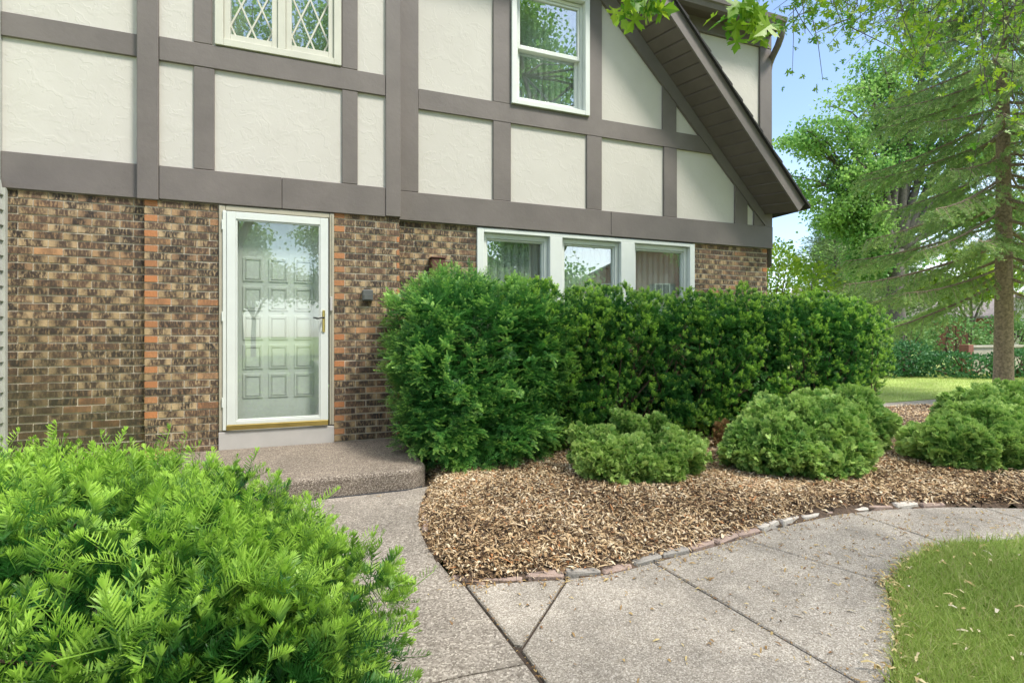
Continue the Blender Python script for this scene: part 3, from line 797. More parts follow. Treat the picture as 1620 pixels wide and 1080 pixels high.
for k in range(len(X)):
    xx = X[k]
    if xx > 3.3: mt = ['edgepale', 'edgebrick'][k % 2]
    elif xx > 2.6: mt = 'edgepale'
    elif 1.55 < xx < 2.3: mt = ['edgebrick', 'edgegrey', 'edgegrey', 'edgebrick'][k % 4]
    else: mt = ['edgebrick', 'edgebrick', 'edgebrick', 'edgegrey'][k % 4]
    nth = ORD[k]
    lab = {'edgepale': f'pale edging stone, {nth} piece from the left along the curved walk',
           'edgebrick': f'worn reddish edging brick, {nth} piece from the left along the curved walk',
           'edgegrey': f'grey edging brick, {nth} piece from the left along the curved walk'}[mt]
    edging(X[k], Y[k], T[k], k, mt, lab, zt=.019 if mt == 'edgepale' else .013)
X, Y, T = along(EDGE[1:7], .21)
for k in range(len(X)):
    edging(X[k], Y[k], T[k], k, 'edgebrick', f'worn edging brick sunk in mulch, {ORD[k]} from the concrete step along the path', zt=.012)

# near lawn
lawn_poly = LAWN + [(12, -7), (12, -5.2), (7.5, -5.9), (6.6, -5.4), (5.2, -4.3), (4.33, -3.78)]
from mathutils.geometry import tessellate_polygon
def in_poly(x, y, poly):
    c = np.zeros(len(x), bool); n = len(poly)
    for i in range(n):
        x0, y0 = poly[i]; x1, y1 = poly[i - 1]
        k = ((y0 > y) != (y1 > y)) & (x < (x1 - x0) * (y - y0) / (y1 - y0 + 1e-12) + x0); c ^= k
    return c
a = Acc(); a.slab(lawn_poly[::-1], -.2, .0); lo = a.build('near_lawn', M['lawn']); tag(fix_normals(lo), kind='structure')
def blade_tpl(h, wd, bend):
    V = [(-wd / 2, 0, 0), (wd / 2, 0, 0), (wd * .4, h * .55, bend * .35 * h), (-wd * .4, h * .55, bend * .35 * h), (0, h, bend * h)]
    return np.array(V + [V[4]])[:6], np.array([(0, 1, 2, 3), (3, 2, 4, 5)]), np.array([0, 0, .5, .5, 1, 1])
bl = [blade_tpl(.045, .0034, .5), blade_tpl(.055, .003, .9), blade_tpl(.035, .0034, .25)]
def grass(a, n, xr, yr, poly, z=0, sc=(.7, 1.25), inset=0):
    x = rng.uniform(*xr, n); y = rng.uniform(*yr, n); k = in_poly(x, y, poly); x = x[k] + rng.normal(0, .012, k.sum()); y = y[k] + rng.normal(0, .012, k.sum()); n = len(x)
    patch = smooth_noise(np.stack([x, y, 0 * x], 1), 1.6, 7.)
    dead = smooth_noise(np.stack([x, y, 0 * x], 1), 4, 2.)
    tid = rng.integers(0, 3, n)
    for i in range(3):
        s = tid == i; m = s.sum()
        r = np.clip(rng.uniform(.05, .8, m) + patch[s] * .7, .04, 1); r[(rng.random(m) < .15 + .25 * np.clip(dead[s], 0, 1))] = 0
        Yd = np.stack([rng.normal(0, .5, m), rng.normal(0, .5, m), np.ones(m)], 1)
        a.inst(bl[i], np.stack([x[s], y[s], np.full(m, z)], 1), Yd, rdirs(m), rng.uniform(*sc, m), r)
a = Acc()
grass(a, 90000, (1.3, 3.6), (-5.2, -3.5), lawn_poly, -.004, (.45, 1.4))
grass(a, 60000, (2.8, 6.5), (-6.2, -3.5), lawn_poly, -.004, (.8, 1.5))
tag(a.build('grass', M['blade']), 'short lawn grass with dry clippings beside the concrete walk', 'grass', kind='stuff')
# rear lawn, slightly raised
rear = [(7.9, .55), (9.0, 1.0), (12.2, 1.05), (10.3, -1.5), (12, -4.5), (40, -6), (40, 12), (9, 14), (7, 6)]
a = Acc(); a.slab(rear, -.2, -.004); lo = a.build('rear_lawn', M['lawn']); tag(fix_normals(lo), kind='structure')
a = Acc(); grass(a, 150000, (7.5, 20), (-4, 7), rear, -.008, (.7, 1.3))
tag(a.build('rear_grass', M['blade']), 'bright mown grass beyond the path under the trees', 'grass', kind='stuff')

# fallen seeds and leaves
a = Acc()
pt = [strip_tpl(.030, .009, .25), strip_tpl(.02, .012, .3), strip_tpl(.042, .011, .15)]
def litter(x, y, z, sc, r):
    tid = rng.integers(0, 3, len(x))
    for i in range(3):
        s = tid == i; m = s.sum(); az = rng.uniform(0, 6.28, m)
        Yd = np.stack([np.cos(az), np.sin(az), rng.normal(0, .25, m)], 1); Zd = np.stack([rng.normal(0, .3, m), rng.normal(0, .3, m), np.ones(m)], 1)
        a.inst(pt[i], np.stack([x[s], y[s], z[s]], 1), Yd, Zd, rng.uniform(*sc, m), r[s])
n = 3800; x = rng.uniform(.7, 5, n); y = rng.uniform(-4.4, -2.9, n)
wpoly = [(.7, -3.0), (1.2, -3.13), (2.3, -3.05), (3.3, -2.95), (4.6, -3.3), (5.3, -3.9), (5.0, -4.2), (3.9, -3.6), (3.3, -3.53), (2.6, -3.74), (1.85, -4.22), (1.5, -4.5), (.8, -4.4)]
k = in_poly(x, y, wpoly) & (rng.random(n) < .12 + .5 * np.clip((x - 1.2) / 2, 0, 1)); litter(x[k], y[k], np.full(k.sum(), .005), (.35, .9), rng.uniform(0, .6, k.sum()))
n = 520; x = rng.uniform(1.6, 5.5, n); y = rng.uniform(-5.2, -3.5, n); k = in_poly(x, y, lawn_poly); litter(x[k], y[k], rng.uniform(.03, .05, k.sum()), (.7, 1.4), rng.uniform(.45, 1, k.sum()))
n = 60; x = rng.uniform(-.5, .7, n); y = rng.uniform(-3.6, -1.4, n); k = x < edge_x(np.clip(y, -2.9, -1.29)) - .02; litter(x[k], y[k], np.full(k.sum(), .005), (.3, .6), rng.uniform(0, .7, k.sum()))
for (x0, y0), (x1, y1), m_ in (((.70, -3.0), (.78, -4.3), 70), ((1.18, -3.112), (.761, -3.555), 45), ((1.70, -3.105), (1.795, -4.3), 60), ((2.39, -3.02), (2.645, -3.725), 45), ((3.46, -2.935), (3.45, -3.53), 30)):
    u_ = rng.random(m_); litter(x0 + (x1 - x0) * u_ + rng.normal(0, .007, m_), y0 + (y1 - y0) * u_ + rng.normal(0, .007, m_), np.full(m_, .003), (.2, .5), rng.uniform(0, .45, m_))
e_ = np.array(LAWN[2:14]); u_ = rng.random(260) * (len(e_) - 1); i_ = u_.astype(int); f_ = (u_ - i_)[:, None]; q_ = e_[i_] * (1 - f_) + e_[i_ + 1] * f_
litter(q_[:, 0] + rng.normal(-.01, .035, 260), q_[:, 1] + rng.normal(.01, .03, 260), rng.uniform(.004, .03, 260), (.5, 1.2), rng.uniform(.2, .8, 260))
e_ = np.array(EDGE[9:22]); u_ = rng.random(300) * (len(e_) - 1); i_ = u_.astype(int); f_ = (u_ - i_)[:, None]; q_ = e_[i_] * (1 - f_) + e_[i_ + 1] * f_
litter(q_[:, 0] + rng.normal(0, .03, 300), q_[:, 1] - np.abs(rng.normal(0, .05, 300)), np.full(300, .004), (.3, .8), rng.uniform(0, .6, 300))
tag(a.build('fallen_seeds', M['petal']), 'dry tan seeds and leaf bits lying on the walk and the grass', 'leaf litter', kind='stuff')

# ------------------------------------------------------------------ FOLIAGE TEMPLATES
def join(parts):
    V = []; F = []; T = []; n = 0
    for v, f, t in parts: V.append(v); F.append(f + n); T.append(t); n += len(v)
    return np.concatenate(V), np.concatenate(F), np.concatenate(T)
def kite(b, d, up, l, wd, t0, t1, cup=.0):
    d = d / np.linalg.norm(d); s = np.cross(d, up); s /= np.linalg.norm(s) + 1e-9
    V = np.array([b, b + d * l * .45 + s * wd / 2, b + d * l + up * cup * l, b + d * l * .45 - s * wd / 2])
    return V, np.array([(0, 1, 2, 3)]), np.array([t0, (t0 + t1) / 2, t1, (t0 + t1) / 2])
def needle(b, d, up, l, wd, t0, t1):
    d = d / np.linalg.norm(d); s = np.cross(d, up); s /= np.linalg.norm(s) + 1e-9; m = b + d * l * .6 + up * .03 * l
    V = np.array([b - s * wd * .3, b + s * wd * .3, m + s * wd * .5, m - s * wd * .5, b + d * l, b + d * l - s * wd * .1])
    return V, np.array([(0, 1, 2, 3), (3, 2, 4, 5)]), np.array([t0, t0, t1, t1, t1, t1])
def yew_sprig(L=.085, pairs=11, nl=.023, nw=.0030, lift=.35, seed=0, thin=False):
    r = np.random.default_rng(seed); out = []; up = np.array([0, 0, 1.])
    curve = lambda y: np.array([0, y, -.9 * (y ** 2) / L * .25])
    V = np.array([[-.0009, 0, 0], [.0009, 0, 0], [.0006, L, curve(L)[2]], [-.0006, L, curve(L)[2]], [0, 0, -.001], [0, 0, .001], [0, L, curve(L)[2] + .001], [0, L, curve(L)[2] - .001]])
    out.append((V, np.array([(0, 1, 2, 3), (4, 5, 6, 7)]), np.array([0, 0, .9, .9, 0, 0, .9, .9])))
    for i in range(pairs):
        u = (i + .6) / pairs; y = u * L
        for s in (-1, 1):
            an = R((52 if thin else 62) - 24 * u + r.uniform(-10, 10) * (1.8 if thin else 1)); l = nl * (.75 + .5 * math.sin(math.pi * min(1, u * .8 + .15))) * r.uniform(.7 if thin else .8, 1.15)
            d = np.array([s * math.sin(an), math.cos(an), lift * r.uniform(.3, 1.6)])
            out.append(needle(curve(y), d, up, l, nw, u * .8, min(1, u * .8 + .15)) if thin else kite(curve(y), d, up, l, nw, u * .85, min(1, u * .85 + .12), r.uniform(-.1, .1)))
    for k in range(7 if thin else 4):
        d = np.array([r.uniform(-.6, .6), 1, r.uniform(.0, .9)]); out.append(needle(curve(L), d, up, nl * .85, nw, .85, 1) if thin else kite(curve(L), d, up, nl * .7, nw, .95, 1))
    return join(out)
def xform(tpl, rot_z, off, tilt=0, sc=1., dt=0):
    V, F, T = tpl; c, s = math.cos(rot_z), math.sin(rot_z); ct, stt = math.cos(tilt), math.sin(tilt)
    Rt = np.array([[1, 0, 0], [0, ct, -stt], [0, stt, ct]]); Rz = np.array([[c, -s, 0], [s, c, 0], [0, 0, 1]])
    return (V * sc) @ Rt.T @ Rz.T + np.array(off), F, np.clip(T + dt, 0, 1)
def yew_spray(seed, L=.2, sub=4, dense=11, **k):
    r = np.random.default_rng(seed); parts = []
    parts.append((np.array([[-.0015, 0, 0], [.0015, 0, 0], [.0008, L, 0], [-.0008, L, 0]]), np.array([(0, 1, 2, 3)]), np.zeros(4)))
    for i in range(sub):
        u = .15 + .75 * i / max(1, sub - 1)
        for s in (-1, 1):
            if r.random() < .15: continue
            parts.append(xform(yew_sprig(.085 * r.uniform(.7, 1.1), dense, seed=seed * 17 + i * 3 + s + 1, **k), -s * R(r.uniform(32, 60)), (0, u * L, r.uniform(-.005, .012)), R(r.uniform(-10, 25)), r.uniform(.8, 1.1), r.uniform(-.25, .1)))
    parts.append(xform(yew_sprig(.1, dense + 2, seed=seed * 17 + 99, **k), 0, (0, L, 0), R(8), 1.05, .1))
    return join(parts)
def fan(seed, L=.06, n=9, wd=.006):
    r = np.random.default_rng(seed); out = []
    for i in range(n):
        an = (i / (n - 1) - .5) * R(110) + r.normal(0, .1); b = np.array([0, 0, 0.]); l = L * (1 - .35 * abs(i / (n - 1) - .5) * 2) * r.uniform(.8, 1.1)
        cur = r.uniform(.1, .5) * (1 if r.random() < .7 else -1)
        d = np.array([math.sin(an), math.cos(an), 0]); s = np.array([math.cos(an), -math.sin(an), 0]); z = np.array([0, 0, 1.])
        p1 = d * l * .5 + z * cur * l * .2; p2 = d * l + z * cur * l * .8
        V = np.array([-s * wd * .25, s * wd * .25, p1 + s * wd * .75, p1 - s * wd * .75, p2 + s * wd * .35, p2 - s * wd * .35])
        out.append((V, np.array([(0, 1, 2, 3), (3, 2, 4, 5)]), np.array([0, 0, .5, .5, 1, 1])))
        for sd_s in (-1, 1):
            q0 = p1 + s * sd_s * wd * .5; q1 = q0 + (d + s * sd_s * .9) * l * .3 + z * cur * l * .3
            V = np.array([q0, q0 + d * wd, q1 + d * wd * .6, q1]); out.append((V, np.array([(0, 1, 2, 3)]), np.array([.5, .5, .9, .9])))
    return join(out)
def leaf_quad(l=1., wd=.8, fold=.18):
    V = np.array([[0, 0, 0], [wd / 2, l * .45, fold], [0, l, 0], [-wd / 2, l * .45, fold], [0, l * .4, 0]])
    return V, np.array([(0, 1, 2, 4), (0, 4, 2, 3)]), np.array([0, .5, 1, .5, .5])
def maple_leaf():
    """deeply cut five-lobed leaf with a stalk"""
    half = [(0, 0), (.10, .03), (.30, -.02), (.42, -.10), (.36, .05), (.22, .12), (.11, .19), (.36, .24), (.48, .22), (.66, .30), (.52, .36), (.60, .46), (.44, .44), (.34, .44), (.09, .38), (.09, .50), (.25, .60), (.22, .68), (.30, .76), (.17, .78), (.12, .88), (0, 1.08)]
    out = []
    for s in (1, -1):
        P = np.array([(s * x, y, .22 * abs(x) - .12 * y * y) for x, y in half]); c = np.array([0, .32, -.01])
        V = np.vstack([P, c]); k = len(P)
        F = np.array([(i, i + 1, k, k) if s > 0 else (i + 1, i, k, k) for i in range(k - 1)])
        out.append((V, F, np.full(len(V), .5)))
    V, F, T = join(out)
    return V, F[:, :3], T
FANW = [fan(20 + i, .062, 7, .009) for i in range(5)]
FAN = [fan(i) for i in range(5)]
LEAF = leaf_quad(); ML = maple_leaf()

# ------------------------------------------------------------------ SHRUBS
def ell_surface(lobes, n, p=2., shell=.0):
    """points on the union of (super)ellipsoids: returns positions, normals"""
    L = np.array([l[:6] for l in lobes], float)
    m = n * 6; li = rng.integers(0, len(L), m); d = rdirs(m)
    r = (np.abs(d) ** p).sum(1) ** (-1 / p)
    s = d * r[:, None]
    ns = unit(np.sign(s) * np.abs(s) ** (p - 1)); Rl = L[li, 3:6]
    wgt = r ** 2 / np.clip((d * ns).sum(1), .05, None) * Rl.prod(1) * np.linalg.norm(ns / Rl, axis=1)
    pick = rng.choice(m, n, p=wgt / wgt.sum()); li = li[pick]; s = s[pick]
    P = L[li, :3] + s * L[li, 3:6]
    Nn = unit(ns[pick] / L[li, 3:6])
    ins = np.zeros(n, bool)
    for j in range(len(L)):
        q = (np.abs((P - L[j, :3]) / (L[j, 3:6] * .94)) ** p).sum(1) < 1
        ins |= q & (li != j)
    k = ~ins & (P[:, 2] > .03)
    return P[k], Nn[k]
def core(a, lobes, p, f=.80, mi=0, rnd=.1):
    """the dense dead-twig interior"""
    for l in lobes:
        u = np.linspace(0, 2 * np.pi, 18, endpoint=False); v = np.linspace(-np.pi / 2, np.pi / 2, 10)
        U, Vv = np.meshgrid(u, v, indexing='ij'); d = np.stack([np.cos(Vv) * np.cos(U), np.cos(Vv) * np.sin(U), np.sin(Vv)], -1)
        r = (np.abs(d) ** p).sum(-1) ** (-1 / p); s = d * r[..., None] * f
        P = np.array(l[:3]) + s * np.array(l[3:6]); P[..., 2] = np.maximum(P[..., 2], .0)
        i = np.arange(18 * 10).reshape(18, 10); i2 = np.roll(i, -1, 0)
        F = np.stack([i[:, :-1], i2[:, :-1], i2[:, 1:], i[:, 1:]], -1).reshape(-1, 4)
        a.add(P.reshape(-1, 3), F, rnd=rnd, mi=mi)
def clump(P, sc, seed, lo=-.5, hi=.6):
    return smooth_noise(P, sc, seed)

# foreground spreading yew
FGc = lambda lat, dep: (lat * .9354 + dep * .3535, -5.45 - lat * .3535 + dep * .9354)
fg = empty('yew_shrub', (*FGc(-1.3, 1.3), 0), 'bright green spreading yew shrub with long needles in the near left corner beside the path', 'shrub')
lobes = []
for lat, dep, rx, ry, zt in ((-1.15, 1.15, .76, .70, .75), (-1.75, 1.50, .8, .72, .735), (-.78, 1.28, .44, .44, .66), (-.66, .92, .38, .42, .65), (-1.3, 1.78, .55, .42, .70), (-2.4, 1.3, .8, .8, .74), (-.60, 1.10, .28, .34, .61), (-1.0, .62, .6, .42, .64), (-.98, 1.55, .36, .30, .63)):
    xx, yy = FGc(lat, dep); lobes.append((xx, yy, zt * .45, rx, ry, zt * .55))
SPR = [yew_sprig(.042, 14, .024, .0032, 1.0, seed=i, thin=True) for i in range(3)] + [yew_sprig(.055, 17, .025, .0033, .9, seed=7 + i, thin=True) for i in range(2)] + [yew_spray(i, .035, 2, 9, nl=.023, nw=.0032, lift=.7, thin=True) for i in range(2)]
def spray_shrub(a, lobes, n, p, tpls, up=.5, outw=.8, jit=.35, sc=(.8, 1.2), inset=(.0, .10), tipp=.15, flat=None, csc=3.5, seed=1., gap=None, bump=.12):
    P, Nn = ell_surface(lobes, n, p)
    if gap is not None:
        g = smooth_noise(P, csc * 2.3, seed + 9) + .5 * smooth_noise(P, csc * 5, seed + 3); k = g > gap; P = P[k]; Nn = Nn[k]
    m = len(P)
    cl = smooth_noise(P, csc, seed); big = smooth_noise(P, csc * .4, seed + 5)
    ins = rng.uniform(*inset, m) + np.clip(-cl, -.4, 1) * bump
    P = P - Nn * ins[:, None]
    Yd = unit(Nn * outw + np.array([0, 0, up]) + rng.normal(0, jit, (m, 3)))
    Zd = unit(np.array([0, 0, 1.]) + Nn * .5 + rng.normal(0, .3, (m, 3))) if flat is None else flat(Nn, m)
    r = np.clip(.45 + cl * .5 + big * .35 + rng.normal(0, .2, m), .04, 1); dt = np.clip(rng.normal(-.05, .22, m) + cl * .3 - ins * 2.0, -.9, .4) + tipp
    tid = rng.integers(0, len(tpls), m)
    for i in range(len(tpls)):
        s = tid == i; a.inst(tpls[i], P[s], Yd[s], Zd[s], rng.uniform(*sc, s.sum()), r[s], dt=dt[s])
a = Acc()
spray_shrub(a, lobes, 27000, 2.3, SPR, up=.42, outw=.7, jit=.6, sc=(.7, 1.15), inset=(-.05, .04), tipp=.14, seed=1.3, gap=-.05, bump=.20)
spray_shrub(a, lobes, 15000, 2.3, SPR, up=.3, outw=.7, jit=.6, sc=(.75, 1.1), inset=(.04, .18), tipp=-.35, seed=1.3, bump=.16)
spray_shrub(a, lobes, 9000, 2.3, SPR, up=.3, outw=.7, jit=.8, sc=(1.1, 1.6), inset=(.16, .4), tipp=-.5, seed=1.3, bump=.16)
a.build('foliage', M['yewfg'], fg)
a = Acc()
for k in range(60):
    P, Nn = ell_surface(lobes, 40, 2.3); b = lobes[0]
    e = P[0]; s0 = np.array([b[0] + random.uniform(-.5, .5), b[1] + random.uniform(-.4, .4), .05]); mid = (s0 + e) / 2 + np.array([0, 0, .08])
    a.tube([s0, mid, e], [.012, .008, .003], 5)
a.build('branch', M['twig'], fg)

# left yew by the door
ly = empty('yew_shrub', (1.4, -.6, 0), 'large rounded yew shrub with layered sprays between the door and the windows', 'shrub')
lobes = [(1.32, -.50, .93, .56, .60, .86), (1.18, -.78, .62, .48, .50, .60), (1.72, -.72, .82, .52, .50, .84), (1.08, -.34, 1.15, .38, .42, .56), (1.5, -.95, .40, .5, .36, .42), (1.0, -.72, .95, .32, .42, .45), (1.95, -.6, .86, .42, .46, .82)]
SPRL = [yew_spray(20 + i, .10, 3, 9, nl=.019, nw=.0042, lift=.15) for i in range(5)]
SPRB = [yew_spray(30 + i, .075, 2, 6, nl=.023, nw=.0085, lift=.25) for i in range(5)]
SPRF = [yew_spray(40 + i, .09, 2, 6, nl=.024, nw=.0085, lift=.12) for i in range(4)]
lay = lambda Nn, m: unit(np.array([0, 0, 1.]) + Nn * .45 + rng.normal(0, .14, (m, 3)))
a = Acc()
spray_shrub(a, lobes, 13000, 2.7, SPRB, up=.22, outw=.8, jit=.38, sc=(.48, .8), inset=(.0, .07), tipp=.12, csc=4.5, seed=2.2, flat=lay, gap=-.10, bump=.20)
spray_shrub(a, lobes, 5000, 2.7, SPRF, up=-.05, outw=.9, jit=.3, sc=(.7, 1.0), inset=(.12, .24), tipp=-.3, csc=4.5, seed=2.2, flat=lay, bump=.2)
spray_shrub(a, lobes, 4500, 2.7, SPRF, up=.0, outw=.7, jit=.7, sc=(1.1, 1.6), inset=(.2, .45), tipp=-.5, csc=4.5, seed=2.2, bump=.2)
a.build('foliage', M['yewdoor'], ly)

# yew hedge under the windows
hg = empty('yew_hedge', (4.6, -.45, 0), 'long dark clipped yew hedge with light green tips under the white windows', 'hedge')
lobes = []
for k, x in enumerate(np.arange(2.35, 6.6, .62)):
    zt = 1.69 + .05 * math.sin(k * 2.1) + .03 * (k > 4); yc = -.50 + .05 * math.sin(k * 1.7)
    lobes.append((x, yc, zt * .52, .46, .52, zt * .48)); lobes.append((x + .3, yc + .06, zt * .60, .36, .52, zt * .37))
lobes += [(2.08, -.52, .92, .42, .54, .82), (6.85, -.35, 1.05, .42, .5, .58), (6.95, -.25, .75, .4, .42, .5), (2.5, -.85, .5, .3, .25, .4), (3.6, -.88, .55, .3, .22, .4)]
TUFT = []
for i in range(5):
    r_ = np.random.default_rng(50 + i); parts = [xform(yew_sprig(.06, 6, .021, .0085, .9, seed=300 + i), 0, (0, 0, 0), 0, 1, .1)]
    for k in range(4): parts.append(xform(yew_sprig(.045, 5, .020, .0085, .9, seed=400 + i * 7 + k), r_.uniform(-.9, .9), (0, r_.uniform(0, .02), 0), r_.uniform(-.6, .6), r_.uniform(.7, 1), r_.uniform(-.3, .1)))
    TUFT.append(join(parts))
a = Acc()
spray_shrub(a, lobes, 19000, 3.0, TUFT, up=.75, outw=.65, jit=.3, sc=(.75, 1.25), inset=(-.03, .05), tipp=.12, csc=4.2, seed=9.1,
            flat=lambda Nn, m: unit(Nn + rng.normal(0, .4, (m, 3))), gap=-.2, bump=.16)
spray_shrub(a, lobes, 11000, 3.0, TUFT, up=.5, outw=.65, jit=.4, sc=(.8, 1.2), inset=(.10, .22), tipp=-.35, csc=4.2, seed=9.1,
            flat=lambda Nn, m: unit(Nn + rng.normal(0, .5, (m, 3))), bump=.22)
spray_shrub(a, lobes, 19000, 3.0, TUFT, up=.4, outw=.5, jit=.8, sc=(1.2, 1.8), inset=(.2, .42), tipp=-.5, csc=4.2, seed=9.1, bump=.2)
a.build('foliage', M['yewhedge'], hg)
a = Acc()
for k in range(70):
    x = random.uniform(2, 7); a.tube([(x, -.45 + random.uniform(-.2, .2), 0), (x + random.uniform(-.2, .2), -.75, .45), (x + random.uniform(-.4, .4), -.9 + random.uniform(0, .1), random.uniform(.5, 1.4))], [.014, .009, .003], 5)
a.build('branch', M['twig'], hg)

# globe arborvitae
def globe(c, subs, n_, label, matl, sc=(.8, 1.25), seed=1.):
    t = empty('globe_arborvitae', (c[0], c[1], 0), label, 'shrub', 'globe arborvitae in the mulch bed')
    lobes = [(c[0] + x, c[1] + y, z, rx, ry, rz) for x, y, z, rx, ry, rz in subs]
    a = Acc()
    spray_shrub(a, lobes, int(n_ * .8), 2., FANW, up=.35, outw=.9, jit=.5, sc=(sc[0], sc[1] * 1.12), inset=(-.025, .05), tipp=.06, csc=5.5, seed=seed, bump=.17, gap=-.28,
                flat=lambda Nn, m: unit(np.cross(Nn, rdirs(m)) + Nn * .35))
    spray_shrub(a, lobes, int(n_ * .5), 2., FANW, up=.35, outw=.9, jit=.7, sc=(sc[0] * 1.3, sc[1] * 1.5), inset=(.05, .18), tipp=-.4, csc=5.5, seed=seed, bump=.17)
    a.build('foliage', M[matl], t)
globe((2.58, -1.70), [(-.36, -.06, .15, .17, .19, .19), (-.16, -.20, .15, .17, .17, .19), (.08, -.22, .15, .18, .17, .18), (.28, -.14, .17, .18, .19, .19), (.46, .02, .15, .16, .18, .18), (-.04, .16, .37, .15, .15, .17), (.26, .12, .34, .16, .16, .18), (-.40, .14, .22, .16, .18, .19), (.10, .02, .26, .2, .18, .16), (-.2, .0, .22, .18, .18, .18)], 21000,
      'low lumpy arborvitae of many separate round lobes in front of the dark hedge', 'arb', (.48, .75), 1.)
globe((3.95, -2.05), [(-.26, -.06, .24, .32, .34, .28), (.20, -.10, .29, .36, .36, .32), (.0, .16, .34, .36, .32, .28), (.38, .10, .27, .24, .28, .29), (-.44, .08, .22, .20, .26, .24), (-.02, -.26, .18, .28, .2, .2)], 24000,
      'dense rounded arborvitae mound in the middle of the mulch bed', 'arb2', (.52, .85), 4.)
globe((5.33, -1.50), [(0, 0, .28, .40, .40, .31), (-.25, .1, .26, .30, .30, .29), (.18, .1, .24, .28, .30, .25)], 12000,
      'arborvitae mound half hidden behind the middle one at the hedge end', 'arb2', (.65, 1.0), 6.)
globe((5.70, -2.50), [(-.30, .05, .19, .28, .32, .24), (.0, -.10, .20, .28, .30, .25), (.22, .06, .25, .32, .34, .28), (.58, -.06, .2, .28, .32, .26)], 19000,
      'low spreading arborvitae mound near the right edge in front of the taller one', 'arb2', (.58, .9), 8.)
globe((6.85, -2.10), [(-.25, 0, .28, .36, .40, .32), (.1, .05, .33, .36, .4, .32), (.45, .0, .28, .4, .45, .33)], 13000,
      'darker arborvitae mound at the right edge below the spruce trunk', 'arb2', (.7, 1.0), 10.)
# dried-up seedling
d = empty('dry_shrub', (3.9, -1.25, 0), 'small dried brown arborvitae seedling between two green mounds', 'shrub')
a = Acc(); spray_shrub(a, [(3.9, -1.25, .16, .10, .10, .17)], 260, 2., FAN, up=.5, sc=(.5, .8), inset=(0, .06)); a.build('foliage', M['dry'], d)
a = Acc(); a.tube([(3.9, -1.25, 0), (3.9, -1.25, .22)], [.008, .003], 5); a.build('stem', M['twig'], d)

# ------------------------------------------------------------------ TREES
def limb_pts(p0, p1, sag=0., k=6, wob=.06):
    p0 = np.array(p0, float); p1 = np.array(p1, float); t = np.linspace(0, 1, k)[:, None]; d = np.linalg.norm(p1 - p0)
    P = p0 + (p1 - p0) * t; P[:, 2] += (np.sin(t * np.pi) * sag * d)[:, 0]
    P[1:-1] += rng.normal(0, wob * d / k, (k - 2, 3)); return P
def broadleaf(name, base, trunk_h, tr, lobes, nleaf, leaf_size, matl, barkm, label, cat='tree', group=None, twigs=5, cluster=.5, skew=(0, 0), mixmat=None, droop=.3):
    t = empty(name, base, label, cat, group); b = np.array(base, float)
    wood = Acc(); top = b + np.array([skew[0], skew[1], trunk_h])
    wood.tube(limb_pts(b - [0, 0, .1], top, 0, 6, .05), np.linspace(tr, tr * .75, 6), 10)
    P, Nn = ell_surface([(b[0] + l[0], b[1] + l[1], b[2] + l[2], *l[3:]) for l in lobes], 4000, 2.)
    tips = []
    for l in lobes:
        c = b + np.array(l[:3]); rad = np.array(l[3:])
        main = limb_pts(top - [0, 0, random.uniform(0, .25) * trunk_h * .4], c, .12, 7)
        wood.tube(main, np.linspace(tr * .5, tr * .16, 7), 7)
        for k in range(twigs):
            s0 = main[random.randint(2, 6)]; dr = rdirs(1)[0]; dr[2] = dr[2] * .7 + .15
            e = c + dr * rad * random.uniform(.65, .98); br = limb_pts(s0, e, .1, 5, .1)
            wood.tube(br, np.linspace(tr * .14, tr * .04, 5), 5)
            for q in range(5):
                s1 = br[random.randint(1, 4)]; e2 = s1 + rdirs(1)[0] * rad.mean() * .35; tw = limb_pts(s1, e2, 0, 3)
                wood.tube(tw, [tr * .04, tr * .03, tr * .015], 4); tips.append(e2); tips.append(tw[1])
            tips.append(e)
    wood.build('trunk', M[barkm], t, smooth=True)
    tips = np.array(tips)
    # leaves hang in clumps at the twig ends and through the outer crown
    n1 = nleaf; ti = rng.integers(0, len(tips), n1)
    Pl = tips[ti] + rng.normal(0, 1, (n1, 3)) * cluster * np.array([1, 1, .6])
    Yd = rng.normal(0, .8, (n1, 3)); Yd[:, 2] -= droop
    tint = smooth_noise(tips, .8, 3.)
    a = Acc(); r = np.clip(.45 + tint[ti] * .6 + rng.normal(0, .2, n1), 0, 1)
    a.inst(LEAF, Pl, unit(Yd), unit(np.array([0, 0, .9]) + rng.normal(0, .6, (n1, 3))), rng.uniform(.7, 1.25, n1) * leaf_size, r)
    a.build('crown', M[matl], t)
    return t

# big maple behind the house corner
broadleaf('maple_tree', (20.9, 8.0, 0), 4.5, .34,
          [(-2.6, 1.0, 7.0, 1.9, 1.8, 1.3), (-.8, .3, 9.6, 2.3, 2.0, 1.7), (1.2, 0, 8.2, 2.0, 2.0, 1.6), (-3.0, 1.1, 8.7, 1.4, 1.4, .9), (-.2, 0, 11.3, 1.6, 1.5, 1.3), (-1.6, .6, 5.2, 1.1, 1.2, 1.2), (-1.5, .2, 7.6, 1.6, 1.6, 1.2), (2.2, -.5, 10, 1.7, 1.7, 1.5), (-1.0, .4, 3.9, .6, .7, 1.1), (2.5, -.5, 6, 1.5, 1.5, 1.1), (4.2, -1.5, 8.5, 1.8, 1.6, 1.5), (4.0, -1.4, 11.2, 1.6, 1.5, 1.3), (1.2, -.4, 12.4, 1.5, 1.5, 1.2), (4.5, -1.6, 5.6, 1.5, 1.4, 1.1), (-2.2, .8, 5.9, 1.0, 1.1, .9)],
          48000, .13, 'maple', 'barkgrey', 'tall green maple tree behind the spruce with an open limbed crown', twigs=9, cluster=.24, droop=.7)

